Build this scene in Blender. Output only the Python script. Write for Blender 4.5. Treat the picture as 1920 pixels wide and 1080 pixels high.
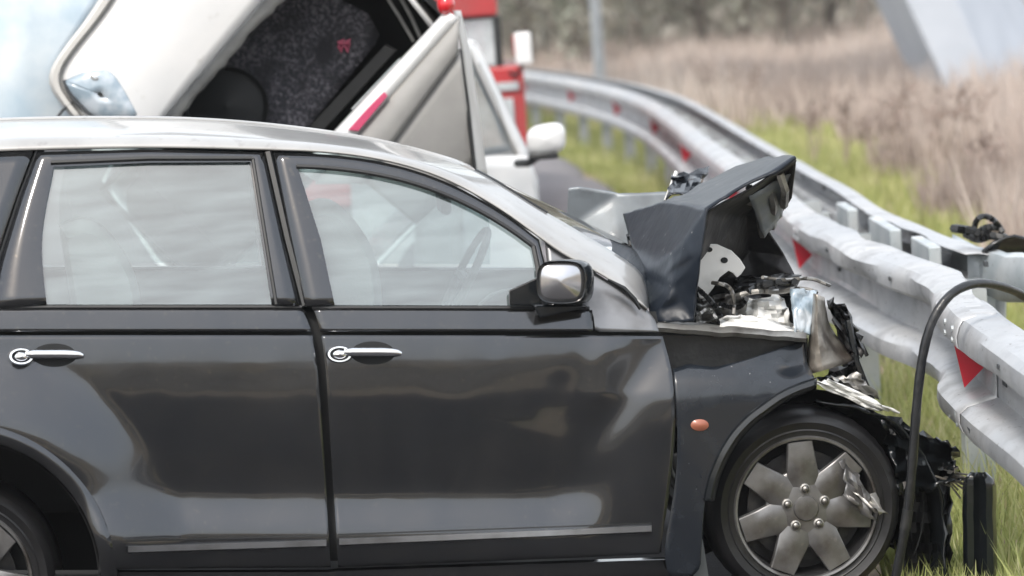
import bpy, math, random
import numpy as np
from mathutils import Vector
R = math.radians
random.seed(7); rng = np.random.default_rng(7)
for o in list(bpy.data.objects): bpy.data.objects.remove(o)
scn = bpy.context.scene
COL = scn.collection

# ------------------------------------------------------------------ camera
F = 5517.0                      # focal length in photo pixels (1920 wide)
CAM_H, CAM_ROLL, HORIZON = 2.0, 4.0, 565.0
th = math.atan(HORIZON / F)
cd_ = bpy.data.cameras.new("camera"); cam = bpy.data.objects.new("camera", cd_); COL.objects.link(cam)
cd_.sensor_width = 36; cd_.lens = 36 * F / 1920; cd_.clip_end = 3000; cd_.clip_start = .1
_right = np.array([1, 0, 0.]); _fwd = np.array([0, math.cos(th), -math.sin(th)]); _up = np.array([0, math.sin(th), math.cos(th)])
_a = R(CAM_ROLL)
c_r = _right * math.cos(_a) - _up * math.sin(_a); c_u = _right * math.sin(_a) + _up * math.cos(_a)
c_o = np.array([0, -9.0, CAM_H])
from mathutils import Matrix
cam.matrix_world = Matrix(((c_r[0], c_u[0], -_fwd[0], c_o[0]), (c_r[1], c_u[1], -_fwd[1], c_o[1]),
                           (c_r[2], c_u[2], -_fwd[2], c_o[2]), (0, 0, 0, 1)))
cd_.dof.use_dof = True; cd_.dof.focus_distance = 9.4; cd_.dof.aperture_fstop = 2.6
scn.camera = cam

# ------------------------------------------------------------------ sky, sun, exposure
SUN_EL, SUN_AZ = 50, 202        # azimuth of the sun, clockwise from +Y
w = bpy.data.worlds.new("World"); scn.world = w; w.use_nodes = True
nt = w.node_tree; bg = nt.nodes['Background']
sky = nt.nodes.new('ShaderNodeTexSky'); sky.sky_type = 'NISHITA'; sky.sun_disc = False
sky.sun_elevation = R(SUN_EL); sky.sun_rotation = R(SUN_AZ); sky.air_density = 1.3; sky.dust_density = 5; sky.ozone_density = 1
veil = nt.nodes.new('ShaderNodeMix'); veil.data_type = 'RGBA'; veil.inputs[0].default_value = .62      # even thin overcast over the blue sky
veil.inputs[7].default_value = (7.6, 7.9, 8.2, 1); nt.links.new(sky.outputs[0], veil.inputs[6])
nt.links.new(veil.outputs[2], bg.inputs[0]); bg.inputs[1].default_value = .15
sl = bpy.data.lights.new("sun", 'SUN'); sl.energy = 1.5; sl.angle = R(10); sl.color = (1, .96, .9)
sun = bpy.data.objects.new("sun", sl); COL.objects.link(sun)
sd_ = Vector((math.sin(R(SUN_AZ)) * math.cos(R(SUN_EL)), math.cos(R(SUN_AZ)) * math.cos(R(SUN_EL)), math.sin(R(SUN_EL))))
sun.rotation_euler = sd_.to_track_quat('Z', 'Y').to_euler(); sun.location = (-6, -12, 14)
scn.view_settings.view_transform = 'Standard'; scn.view_settings.look = 'None'
scn.view_settings.gamma = 1; scn.view_settings.exposure = .8

# ------------------------------------------------------------------ projection helpers (photo pixel -> point at a chosen real distance)
def ray(px, py):
    d = _fwd * F + c_r * (px - 960) + c_u * (540 - py); return d / d[1]
def at(px, py, Y): return c_o + ray(px, py) * (Y - c_o[1])
class Plane:                    # a vertical plane running in direction yaw, offset d metres away from the camera
    def __init__(s, yaw, origin=(0, 0, 0)):
        s.t = np.array([math.cos(yaw), math.sin(yaw), 0]); s.n = np.array([-math.sin(yaw), math.cos(yaw), 0]); s.o = np.array(origin, float)
    def P(s, px, py, d):
        r = ray(px, py); k = (d + (s.o - c_o) @ s.n) / (r @ s.n); return c_o + r * k
    def loc(s, px, py, d): p = s.P(px, py, d) - s.o; return p @ s.t, p[2]
    def W(s, u, d, z): return s.o + s.t * u + s.n * d + np.array([0, 0, z])
    def mirror(s, p, m):        # reflect a point about the vertical mid-plane at depth m
        q = np.array(p); d = (q - s.o) @ s.n; return q + s.n * 2 * (m - d)
CAR = Plane(R(6))

def resamp(pts, n):
    p = np.array(pts, float); seg = np.linalg.norm(np.diff(p, axis=0), axis=1); L = np.concatenate([[0], np.cumsum(seg)])
    t = np.linspace(0, L[-1], n); return np.stack([np.interp(t, L, p[:, k]) for k in range(p.shape[1])], 1)
def smooth_line(pts, n, it=2):  # corner-cut a polyline, keep its ends, resample
    p = np.array(pts, float)
    for _ in range(it):
        q = [p[0]]
        for a, b in zip(p[:-1], p[1:]): q += [a * .75 + b * .25, a * .25 + b * .75]
        q.append(p[-1]); p = np.array(q)
    return resamp(p, n)
def sstep(a, b, x):
    t = np.clip((x - a) / (b - a), 0, 1); return t * t * (3 - 2 * t)
def hsh(i, j, s):
    v = math.sin(i * 127.1 + j * 311.7 + s * 74.7) * 43758.5453; return v - math.floor(v)
def vnoise(x, y, s=0):
    xi, yi = math.floor(x), math.floor(y); fx, fy = x - xi, y - yi; fx = fx * fx * (3 - 2 * fx); fy = fy * fy * (3 - 2 * fy)
    return (hsh(xi, yi, s) * (1 - fx) + hsh(xi + 1, yi, s) * fx) * (1 - fy) + (hsh(xi, yi + 1, s) * (1 - fx) + hsh(xi + 1, yi + 1, s) * fx) * fy

# ------------------------------------------------------------------ mesh helpers
ORI = {}
class MB:
    def __init__(s): s.v = []; s.f = []
    def add(s, V, Fs):
        b = len(s.v); s.v += [tuple(map(float, p)) for p in V]; s.f += [tuple(i + b for i in f) for f in Fs]; return s
    def grid(s, G, closed=False):
        G = np.asarray(G); n, m = G.shape[:2]
        Fs = [(i * m + j, i * m + (j + 1) % m, (i + 1) * m + (j + 1) % m, (i + 1) * m + j) for i in range(n - 1) for j in range(m if closed else m - 1)]
        return s.add(G.reshape(-1, 3), Fs)
    def tube(s, pts, r, k=8, caps=True):
        p = np.array(pts, float); n = len(p); rr = np.full(n, r) if np.isscalar(r) else np.array(r); G = []
        T = np.gradient(p, axis=0); ref = np.array([0, 0, 1.]) if abs(T[0][2]) < .9 * np.linalg.norm(T[0]) else np.array([0, 1., 0])
        a = None
        for i in range(n):
            t = T[i] / (np.linalg.norm(T[i]) + 1e-9)
            if a is None: a = np.cross(ref, t)
            a = a - t * (a @ t); a /= np.linalg.norm(a) + 1e-9; b = np.cross(t, a)
            G.append([p[i] + rr[i] * (a * math.cos(q) + b * math.sin(q)) for q in np.linspace(0, 2 * math.pi, k, endpoint=False)])
        s.grid(G, True)
        if caps:
            b = len(s.v) - n * k; s.f.append(tuple(range(b, b + k))[::-1]); s.f.append(tuple(range(b + (n - 1) * k, b + n * k)))
        return s
    def box(s, c, e, ax=None):
        ax = np.eye(3) if ax is None else np.array(ax); c = np.array(c, float)
        V = [c + ax[0] * e[0] * x + ax[1] * e[1] * y + ax[2] * e[2] * z for x in (-.5, .5) for y in (-.5, .5) for z in (-.5, .5)]
        return s.add(V, [(0, 1, 3, 2), (4, 6, 7, 5), (0, 4, 5, 1), (2, 3, 7, 6), (0, 2, 6, 4), (1, 5, 7, 3)])
    def prism(s, poly, off):    # polygon (3-D, planar) extruded by a vector
        n = len(poly); off = np.array(off, float); V = [np.array(p, float) for p in poly]; V += [p + off for p in V]
        return s.add(V, [tuple(range(n)), tuple(range(2 * n - 1, n - 1, -1))] + [(i, n + i, n + (i + 1) % n, (i + 1) % n) for i in range(n)])
    def build(s, name, mat, parent=None, smooth=True, solid=0, bevel=0, sub=0, angle=40):
        v = np.array(s.v); c = (v.min(0) + v.max(0)) / 2
        me = bpy.data.meshes.new(name); me.from_pydata([tuple(p) for p in v - c], [], s.f); me.update()
        o = bpy.data.objects.new(name, me); COL.objects.link(o); me.materials.append(M[mat] if isinstance(mat, str) else mat)
        if parent is not None: o.parent = parent; o.location = Vector(c - ORI[parent.name])
        else: o.location = Vector(c)
        ORI[o.name] = c
        if smooth:
            me.polygons.foreach_set('use_smooth', [True] * len(me.polygons))
            if angle: me.set_sharp_from_angle(angle=R(angle))
        if sub: m = o.modifiers.new('sub', 'SUBSURF'); m.levels = m.render_levels = sub
        if solid: m = o.modifiers.new('solid', 'SOLIDIFY'); m.thickness = solid; m.offset = 0
        if bevel: m = o.modifiers.new('bevel', 'BEVEL'); m.width = bevel; m.segments = 2; m.limit_method = 'ANGLE'; m.angle_limit = R(35)
        return o
def empty(name, loc, label, cat, group=None):
    o = bpy.data.objects.new(name, None); COL.objects.link(o); o.location = Vector(loc); o.empty_display_size = .2
    ORI[o.name] = np.array(loc, float); tag(o, label, cat, group); return o
def tag(o, label=None, cat=None, group=None, kind=None):
    if label: o['label'] = label
    if cat: o['category'] = cat
    if group: o['group'] = group
    if kind: o['kind'] = kind
    return o
def coons(top, right, bottom, left, n, m, fn):
    """top, bottom run left to right; left, right run top to bottom; pixel space -> fn(x, y) point"""
    T, B, L, Rr = resamp(top, m), resamp(bottom, m), resamp(left, n), resamp(right, n); G = np.zeros((n, m, 3))
    for i in range(n):
        v = i / (n - 1)
        for j in range(m):
            u = j / (m - 1)
            q = (1 - v) * T[j] + v * B[j] + (1 - u) * L[i] + u * Rr[i] - ((1 - u) * (1 - v) * T[0] + u * (1 - v) * T[-1] + (1 - u) * v * B[0] + u * v * B[-1])
            G[i, j] = fn(q[0], q[1])
    return G

# ------------------------------------------------------------------ materials
M = {}
def mat(name, col=(.5, .5, .5), rough=.5, metal=0, coat=0, spec=.5, noise=None, bump=None, coatr=.05, emit=None):
    """noise=(scale, second colour, low, high, detail) mixes a second base colour; bump=(scale, strength, detail)"""
    m = bpy.data.materials.new(name); m.use_nodes = True; n = m.node_tree; b = n.nodes['Principled BSDF']
    b.inputs['Base Color'].default_value = (*col, 1); b.inputs['Roughness'].default_value = rough; b.inputs['Metallic'].default_value = metal
    b.inputs['Coat Weight'].default_value = coat; b.inputs['Coat Roughness'].default_value = coatr; b.inputs['Specular IOR Level'].default_value = spec
    tc = n.nodes.new('ShaderNodeTexCoord')
    for k, nz in enumerate(noise if isinstance(noise, list) else ([noise] if noise else [])):
        sc, c2, lo, hi, det = nz
        t = n.nodes.new('ShaderNodeTexNoise'); t.inputs['Scale'].default_value = sc; t.inputs['Detail'].default_value = det
        n.links.new(tc.outputs['Object'], t.inputs['Vector'])
        r = n.nodes.new('ShaderNodeMapRange'); r.inputs[1].default_value = lo; r.inputs[2].default_value = hi; n.links.new(t.outputs['Fac'], r.inputs[0])
        x = n.nodes.new('ShaderNodeMix'); x.data_type = 'RGBA'; n.links.new(r.outputs[0], x.inputs[0])
        src = b.inputs['Base Color'].links[0].from_socket if b.inputs['Base Color'].links else None
        if src: n.links.new(src, x.inputs[6])
        else: x.inputs[6].default_value = (*col, 1)
        x.inputs[7].default_value = (*c2, 1); n.links.new(x.outputs[2], b.inputs['Base Color'])
    if bump:
        t = n.nodes.new('ShaderNodeTexNoise'); t.inputs['Scale'].default_value = bump[0]; t.inputs['Detail'].default_value = bump[2]
        n.links.new(tc.outputs['Object'], t.inputs['Vector'])
        p = n.nodes.new('ShaderNodeBump'); p.inputs['Strength'].default_value = bump[1]; p.inputs['Distance'].default_value = .01
        n.links.new(t.outputs['Fac'], p.inputs['Height']); n.links.new(p.outputs[0], b.inputs['Normal'])
    M[name] = m; return m
def rough_noise(name, sc, lo, hi, det=4):
    n = M[name].node_tree; b = n.nodes['Principled BSDF']; t = n.nodes.new('ShaderNodeTexNoise'); t.inputs['Scale'].default_value = sc; t.inputs['Detail'].default_value = det
    tc = n.nodes.new('ShaderNodeTexCoord'); n.links.new(tc.outputs['Object'], t.inputs['Vector'])
    r = n.nodes.new('ShaderNodeMapRange'); r.inputs[1].default_value = .35; r.inputs[2].default_value = .65; r.inputs[3].default_value = lo; r.inputs[4].default_value = hi
    n.links.new(t.outputs['Fac'], r.inputs[0]); n.links.new(r.outputs[0], b.inputs['Roughness'])
mat('grey_paint', (.054, .058, .065), .12, .85, .5, noise=[(6, (.064, .066, .07), .35, .75, 6), (55, (.09, .088, .085), .62, .75, 6)], coatr=.03); rough_noise('grey_paint', 4, .07, .17, 7)
mat('roof_sky_tone', (.4, .395, .385), .3, .3, .6, noise=[(4, (.32, .315, .305), .4, .7, 5), (30, (.26, .25, .24), .6, .8, 5)], coatr=.06)  # roof, rails and pillars: bright sky reflection painted as a paler tone
mat('dull_grey', (.17, .19, .205), .42, .3, .2, noise=(9, (.12, .13, .14), .45, .7, 5), bump=(9, .1, 3))
def dusty(name, col, lo, hi):
    n = M[name].node_tree; b = n.nodes['Principled BSDF']; out_ = n.nodes['Material Output']; tc = n.nodes.new('ShaderNodeTexCoord'); df = n.nodes.new('ShaderNodeBsdfDiffuse'); df.inputs[0].default_value = (*col, 1)
    f = None
    for sc, st in ((2.5, (1, 1, 1)), (60, (1, 1, 1)), (9, (1, 1, .12))):
        mp_ = n.nodes.new('ShaderNodeMapping'); mp_.inputs['Scale'].default_value = st; n.links.new(tc.outputs['Object'], mp_.inputs[0]); t = n.nodes.new('ShaderNodeTexNoise'); t.inputs['Scale'].default_value = sc; t.inputs['Detail'].default_value = 8; n.links.new(mp_.outputs[0], t.inputs['Vector'])
        if f is None: f = t.outputs['Fac']
        else: m_ = n.nodes.new('ShaderNodeMath'); m_.operation = 'MULTIPLY'; n.links.new(f, m_.inputs[0]); n.links.new(t.outputs['Fac'], m_.inputs[1]); f = m_.outputs[0]
    r = n.nodes.new('ShaderNodeMapRange'); r.inputs[1].default_value = .08; r.inputs[2].default_value = .22; r.inputs[3].default_value = lo; r.inputs[4].default_value = hi; n.links.new(f, r.inputs[0])
    x = n.nodes.new('ShaderNodeMixShader'); n.links.new(r.outputs[0], x.inputs[0]); n.links.new(b.outputs[0], x.inputs[1]); n.links.new(df.outputs[0], x.inputs[2]); n.links.new(x.outputs[0], out_.inputs[0])
dusty('grey_paint', (.15, .14, .13), .0, .045)
mat('bonnet_paint', (.009, .013, .02), .34, 0, 0, spec=.22, noise=[(9, (.015, .02, .028), .45, .7, 5), (45, (.2, .2, .2), .7, .73, 4)], bump=(11, .3, 4))
mat('torn_paint', (.01, .013, .018), .22, 0, .15, spec=.5, noise=[(9, (.017, .021, .027), .45, .7, 5), (60, (.3, .3, .3), .72, .76, 3)], bump=(7, .12, 3))
mat('black_plastic', (.012, .013, .014), .45, noise=(20, (.03, .03, .03), .5, .8, 4), bump=(60, .15, 3))
mat('gloss_black', (.008, .01, .012), .16, spec=.6, bump=(12, .12, 3))
mat('rubber', (.008, .008, .009), .4, noise=(14, (.016, .0155, .015), .55, .8, 5), bump=(40, .12, 4))
mat('hose_rubber', (.01, .011, .013), .32, noise=(30, (.03, .029, .028), .55, .8, 6), bump=(40, .2, 4))
mat('seal', (.008, .009, .01), .5)
mat('trim_grey', (.2, .205, .215), .3, .6, .3, noise=(7, (.11, .11, .11), .45, .7, 6))
mat('silver_shell', (.5, .5, .52), .22, .9, .3)
mat('chrome', (.75, .76, .78), .12, 1)
mat('wheel_silver', (.2, .2, .202), .34, .6, .2, noise=[(8, (.07, .062, .055), .42, .7, 6), (40, (.2, .19, .18), .62, .75, 4)]); 
mat('bare_metal', (.35, .34, .32), .42, .8, noise=(12, (.12, .11, .1), .45, .7, 5), bump=(18, .3, 4))
mat('dark_metal', (.03, .03, .032), .5, .5, noise=(15, (.08, .075, .07), .5, .75, 5), bump=(25, .4, 4))
mat('cream_foam', (.34, .31, .27), .38, .6, noise=(9, (.12, .1, .085), .45, .62, 6), bump=(20, .4, 4))
mat('white_primer', (.72, .72, .7), .45, noise=(10, (.45, .45, .43), .5, .75, 4))
mat('interior', (.17, .18, .18), .8, noise=(4, (.13, .14, .14), .4, .7, 3), bump=(120, .1, 2))
mat('interior_dark', (.05, .053, .056), .7, bump=(90, .1, 2))
mat('amber', (.3, .1, .06), .4, coat=.3)
mat('white_paint', (.7, .7, .7), .35, 0, .5, noise=[(3, (.6, .61, .62), .45, .75, 5), (14, (.5, .49, .47), .62, .85, 6)])
mat('white_dirty', (.56, .55, .53), .5, noise=(5, (.44, .43, .41), .4, .7, 5))
mat('grey_bumper', (.3, .295, .285), .6, noise=(6, (.25, .245, .24), .4, .7, 5))
mat('edge_grey', (.34, .34, .33), .55, noise=(9, (.2, .2, .2), .45, .75, 4))
mat('carpet', (.045, .046, .056), .95, noise=[(60, (.26, .245, .28), .45, .75, 8), (140, (.4, .38, .42), .6, .72, 4), (7, (.035, .035, .042), .45, .65, 5)], bump=(80, .6, 5))
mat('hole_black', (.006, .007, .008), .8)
mat('cover_black', (.01, .012, .014), .6)
mat('tail_red', (.6, .02, .03), .15, coat=.6)
mat('reflector_red', (.55, .01, .03), .3, coat=.3)
mat('reflector_pink', (.5, .06, .14), .35, coat=.3)
mat('lamp_lens', (.26, .33, .39), .12, 0, .8, noise=(9, (.45, .5, .55), .45, .6, 3))
mat('sky_tone_glass', (.42, .52, .6), .16, 0, .7, noise=(4, (.6, .66, .7), .4, .65, 4))  # opaque pale blue: sky reflection of the hatch window put into the colour
mat('steel', (.42, .435, .455), .45, .4, noise=[(2.2, (.52, .52, .52), .4, .7, 6), (7, (.33, .335, .345), .5, .72, 8), (55, (.17, .165, .16), .64, .72, 5)], bump=(8, .12, 5)); rough_noise('steel', 7, .38, .62)
mat('steel_dull', (.36, .4, .42), .55, .3, noise=[(4, (.55, .57, .58), .4, .7, 6), (40, (.25, .26, .27), .62, .75, 5)], bump=(12, .2, 5))
mat('slot_dark', (.05, .055, .06), .7)
mat('truck_red', (.4, .03, .035), .35, coat=.5, noise=(3, (.3, .045, .045), .4, .7, 5))
mat('concrete', (.46, .5, .56), .8, noise=(1.2, (.38, .42, .48), .4, .7, 6), bump=(6, .2, 5))
mat('galv_pole', (.5, .53, .56), .45, .4, noise=(5, (.42, .45, .48), .4, .7, 4))
mat('asphalt', (.042, .041, .044), .9, spec=.2, noise=[(1.5, (.034, .033, .035), .4, .7, 6), (90, (.08, .08, .08), .6, .75, 3)], bump=(140, .5, 3))
mat('gravel', (.17, .165, .175), .9, noise=[(2.5, (.2, .19, .2), .4, .7, 6), (60, (.28, .27, .27), .55, .75, 4)], bump=(70, .6, 4))
mat('earth', (.24, .2, .13), .95, noise=[(.35, (.36, .27, .2), .42, .62, 6), (2.5, (.12, .15, .05), .55, .75, 5)], bump=(9, .6, 6))
mat('dry_stem', (.33, .265, .225), .9, noise=(6, (.24, .19, .16), .4, .7, 4))
mat('bark', (.16, .14, .12), .9, noise=(6, (.1, .09, .08), .4, .7, 5), bump=(14, .5, 4))
def blade_mat(name, c1, c2, c3, sc=1.5, transl=.35):
    m = bpy.data.materials.new(name); m.use_nodes = True; n = m.node_tree; b = n.nodes['Principled BSDF']; out = n.nodes['Material Output']
    b.inputs['Roughness'].default_value = .7
    at_ = n.nodes.new('ShaderNodeAttribute'); at_.attribute_name = 'tone'
    r = n.nodes.new('ShaderNodeValToRGB'); e = r.color_ramp.elements; e[0].color = (*c1, 1); e[1].color = (*c3, 1); k = e.new(.5); k.color = (*c2, 1)
    n.links.new(at_.outputs['Fac'], r.inputs[0]); n.links.new(r.outputs[0], b.inputs['Base Color'])
    t = n.nodes.new('ShaderNodeBsdfTranslucent'); n.links.new(r.outputs[0], t.inputs[0])
    x = n.nodes.new('ShaderNodeMixShader'); x.inputs[0].default_value = transl; n.links.new(b.outputs[0], x.inputs[1]); n.links.new(t.outputs[0], x.inputs[2]); n.links.new(x.outputs[0], out.inputs[0])
    M[name] = m
blade_mat('grass', (.2, .24, .07), (.41, .44, .16), (.6, .56, .34))
blade_mat('brush', (.29, .235, .205), (.51, .425, .375), (.63, .555, .495))
blade_mat('weed', (.25, .19, .165), (.34, .27, .235), (.45, .37, .33))
blade_mat('thicket', (.34, .34, .3), (.48, .45, .41), (.58, .55, .5))
blade_mat('leaf', (.19, .215, .17), (.32, .315, .265), (.42, .395, .34))
def glass(name, tint, dust_sheen, gloss_rough=.02, dust_sheen_col=(.62, .68, .7), refl=.16, refl_streak=(1, 1, 1)):
    m = bpy.data.materials.new(name); m.use_nodes = True; n = m.node_tree; n.nodes.clear(); out = n.nodes.new('ShaderNodeOutputMaterial')
    tr = n.nodes.new('ShaderNodeBsdfTransparent'); tr.inputs[0].default_value = (*tint, 1)
    df = n.nodes.new('ShaderNodeBsdfDiffuse'); df.inputs[0].default_value = (*dust_sheen_col, 1)  # pale film: some dust, plus sky reflection put into the colour
    gl = n.nodes.new('ShaderNodeBsdfGlossy'); gl.inputs['Roughness'].default_value = gloss_rough
    tc = n.nodes.new('ShaderNodeTexCoord'); nz = n.nodes.new('ShaderNodeTexNoise'); nz.inputs['Scale'].default_value = 5; nz.inputs['Detail'].default_value = 6; mp_ = n.nodes.new('ShaderNodeMapping'); mp_.inputs['Scale'].default_value = refl_streak; n.links.new(tc.outputs['Object'], mp_.inputs[0]); n.links.new(mp_.outputs[0], nz.inputs['Vector'])
    mr = n.nodes.new('ShaderNodeMapRange'); mr.inputs[1].default_value = .3; mr.inputs[2].default_value = .7; mr.inputs[3].default_value = dust_sheen * .6; mr.inputs[4].default_value = dust_sheen * 1.5; n.links.new(nz.outputs['Fac'], mr.inputs[0])
    a = n.nodes.new('ShaderNodeMixShader'); n.links.new(mr.outputs[0], a.inputs[0]); n.links.new(tr.outputs[0], a.inputs[1]); n.links.new(df.outputs[0], a.inputs[2])
    lw = n.nodes.new('ShaderNodeFresnel'); lw.inputs[0].default_value = 1.5
    ad = n.nodes.new('ShaderNodeMath'); ad.operation = 'ADD'; ad.use_clamp = True; ad.inputs[1].default_value = refl; n.links.new(lw.outputs[0], ad.inputs[0])
    b = n.nodes.new('ShaderNodeMixShader'); n.links.new(ad.outputs[0], b.inputs[0]); n.links.new(a.outputs[0], b.inputs[1]); n.links.new(gl.outputs[0], b.inputs[2]); n.links.new(b.outputs[0], out.inputs[0])
    M[name] = m
glass('side_glass', (.68, .78, .78), .17, dust_sheen_col=(.48, .6, .62), refl=.14, refl_streak=(.8, .8, 5))  # film stretched sideways to paint streaked reflections on the panes
glass('wind_glass', (.85, .9, .9), .1, refl=.04)
glass('van_glass', (.5, .55, .58), .35, dust_sheen_col=(.6, .65, .68))
glass('sky_glass', (.3, .34, .38), .45, .05, dust_sheen_col=(.66, .74, .8), refl=.3)

# ------------------------------------------------------------------ setting: ground, road
RX = 1.45                       # guardrail line
def rail_x(Y): return RX - .025 + .19 * math.exp(-((Y - 1.6) / 1.1) ** 2) + .1 * sstep(.9, -.6, Y) - (0 if Y < 17 else .012 * (Y - 17) ** 1.75)
def ground_z(x, y):
    z = 0.0
    if y < -40: z += 16 * sstep(-45, -120, y) * (1 + .25 * math.sin(x * .03))
    e = x - 6
    if e > 0: z += .05 * min(e, 40) * sstep(10, 40, y)
    return z
def terrain():
    xs = np.concatenate([np.linspace(-400, -30, 16), np.linspace(-24, 40, 46), np.linspace(50, 400, 16)])
    ys = np.concatenate([np.linspace(-400, -30, 30), np.linspace(-24, 90, 70), np.linspace(100, 900, 20)])
    G = [[(x, y, ground_z(x, y) + (.05 * vnoise(x * .7, y * .7, 3) - .025 if 2.2 < x < 60 and y > 3 else -.03)) for x in xs] for y in ys]
    m = MB().grid(G); return tag(m.build('ground', 'earth', angle=0), kind='structure')
terrain()
def road():
    ys = np.concatenate([np.linspace(-60, -18, 10), np.linspace(-16, 10, 40), np.linspace(12, 70, 60)])
    G = []
    for y in ys:
        xr = rail_x(max(y, 4)) - .40 + .06 * math.sin(y * 1.7) if y < 70 else 0
        ext = 22 * float(sstep(-5, -7, y) - sstep(-11.5, -13, y))      # asphalt added behind the camera to darken the lower door reflections
        G.append([(xr + ext * k - 10.5 * (1 - k), y, .012 if k < 1 else -.02) for k in (0, .3, .6, .85, .93, .98, .996, 1)])
    tag(MB().grid(G).build('road', 'asphalt', angle=0), kind='structure')
road()
def shoulder():
    ys = np.linspace(5, 48, 90); G = []
    for y in ys:
        xr = rail_x(y) - .40 + .06 * math.sin(y * 1.7) + .05 * vnoise(y * 1.3, 0, 6); w_ = 1.5
        G.append([(xr - w_ * (1 - k), y, .02 + .16 * math.exp(-((y - 25) / 5) ** 2) * math.sin(math.pi * k) + .02 * vnoise(y * 2, k * 5, 4) if 0 < k < 1 else -.02) for k in np.linspace(0, 1, 12)])
    tag(MB().grid(G).build('road_shoulder', 'gravel', angle=0), kind='structure')
shoulder()

# ------------------------------------------------------------------ the crashed dark grey car
car = empty('crashed_car', CAR.W(-.4, .8, 0), 'dark grey hatchback with crushed front end and buckled bonnet against the guardrail', 'car')
MID = .80
RWC, FWC = (-80, 1090), (1510, 952)
SY = [540, 575, 600, 626, 680, 740, 800, 860, 905, 930, 955, 985, 1010, 1040, 1075, 1130]
SD = [.066, .05, .036, .0245, .0095, .0015, .001, .005, .012, .013, .003, -.018, -.027, -.022, .0, .04]
def sd(x, y):
    d = float(np.interp(y, SY, SD))
    yy = [np.interp(y + k, SY, SD) for k in (-22, -11, 0, 11, 22)]; d = float(np.dot(yy, (.12, .22, .32, .22, .12)))
    fl = sstep(1200, 1040, x)
    d = d * fl + (1 - fl) * float(np.interp(y, [540, 626, 740, 1075], [.06, .022, .0, .012]))
    r = math.hypot(x - RWC[0], y - RWC[1]); d -= .085 * sstep(450, 290, r) * sstep(560, 720, y)
    r2 = math.hypot((x - FWC[0]) * .95, y - FWC[1]); d -= .042 * sstep(460, 250, r2) * sstep(600, 760, y)
    d += .008 * math.exp(-((x - 1085) / 80) ** 2) * sstep(640, 760, y) * sstep(960, 880, y)        # crash dent in the front door
    q = (x - 1130) + (y - 690) * .28
    d -= .009 * math.exp(-(q / 38) ** 2) * sstep(610, 660, y) * sstep(800, 730, y)
    q = (x - 1200) + (y - 700) * .6
    d += .008 * math.exp(-(q / 34) ** 2) * sstep(600, 650, y) * sstep(900, 760, y)
    d += .0022 * (vnoise(x / 95, y / 95, 1) - .5) + .0008 * (vnoise(x / 30, y / 40, 2) - .5)
    return d
def cdp(x, y):                  # cabin side: leans inwards towards the roof
    t = max(0, (575 - y) / 290); return .038 + .15 * t + .03 * t * t + (0.02 * sstep(700, 1000, x) * t)
def S(x, y, off=0): return CAR.P(x, y, sd(x, y) + off)
def Cb(x, y, off=0): return CAR.P(x, y, cdp(x, y) + off)
def PC(x, y, d): return CAR.P(x, y, d)
def mir(m):                     # mirrored copy of a mesh builder about the car's middle plane
    q = MB(); q.v = [tuple(CAR.mirror(p, MID)) for p in m.v]; q.f = [tuple(reversed(f)) for f in m.f]; return q

# doors (each: belt strip + lower skin)
fd = MB()
fd.grid(coons([(588, 580), (1110, 582)], [(1110, 582), (1112, 622)], [(601, 622), (1112, 622)], [(588, 580), (601, 622)], 8, 40, S))
fd.grid(coons([(602, 629), (1242, 630)], smooth_line([(1242, 630), (1262, 700), (1267, 800), (1259, 900), (1236, 1038)], 20), [(634, 1062), (1236, 1038)],
              smooth_line([(602, 629), (612, 700), (622, 870), (634, 1062)], 20), 64, 84, S))
front_door = fd.build('front_door', 'grey_paint', car, solid=.012)
rd = MB()
rd.grid(coons([(-22, 580), (570, 580)], [(570, 580), (584, 622)], [(-26, 622), (584, 622)], [(-22, 580), (-26, 622)], 8, 40, S))
rd.grid(coons([(-27, 629), (586, 629)], smooth_line([(586, 629), (597, 700), (609, 870), (620, 1062)], 20), [(214, 1066), (620, 1062)],
              [(-27, 629), (-45, 720), (-56, 800), (65, 838), (125, 884), (172, 945), (207, 1040), (214, 1066)], 64, 84, S))
rear_door = rd.build('rear_door', 'grey_paint', car, solid=.012)
# rear quarter panel, arch lip
q = MB()
q.grid(coons([(-600, 560), (-33, 580)], [(-33, 580), (-35, 640), (-50, 720), (-62, 800)], [(-570, 1060), (-372, 1060), (-340, 960), (-285, 885), (-225, 838), (-150, 808), (-62, 800)], [(-600, 560), (-610, 800), (-570, 1060)], 30, 40, S))
q.build('rear_quarter', 'grey_paint', car, solid=.012)
lip = []
for a in np.linspace(R(-2), R(182), 60):
    row = []
    x0, y0 = RWC[0] + 292 * math.cos(a), RWC[1] - 292 * math.sin(a); b0 = sd(x0, y0)
    for r, dd in ((303, .012), (298, -.004), (290, -.012), (280, -.012), (271, -.002), (268, .03), (267, .12)):
        row.append(PC(RWC[0] + r * math.cos(a), RWC[1] - r * math.sin(a), b0 + dd))
    lip.append(row)
MB().grid(lip).build('arch_flare', 'grey_paint', car, solid=.004)
def well(c, r, d0, d1, name='wheel_well'):
    G = []
    for a in np.linspace(R(-25), R(205), 40):
        G.append([PC(c[0] + r * math.cos(a), c[1] - r * math.sin(a), d) for d in (d0, (d0 + d1) / 2, d1)] + [PC(c[0], c[1], d1)])
    MB().grid(G).build(name, 'hole_black', car, solid=.004)
well(RWC, 266, .03, .5); well(FWC, 222, .14, .55)
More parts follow.
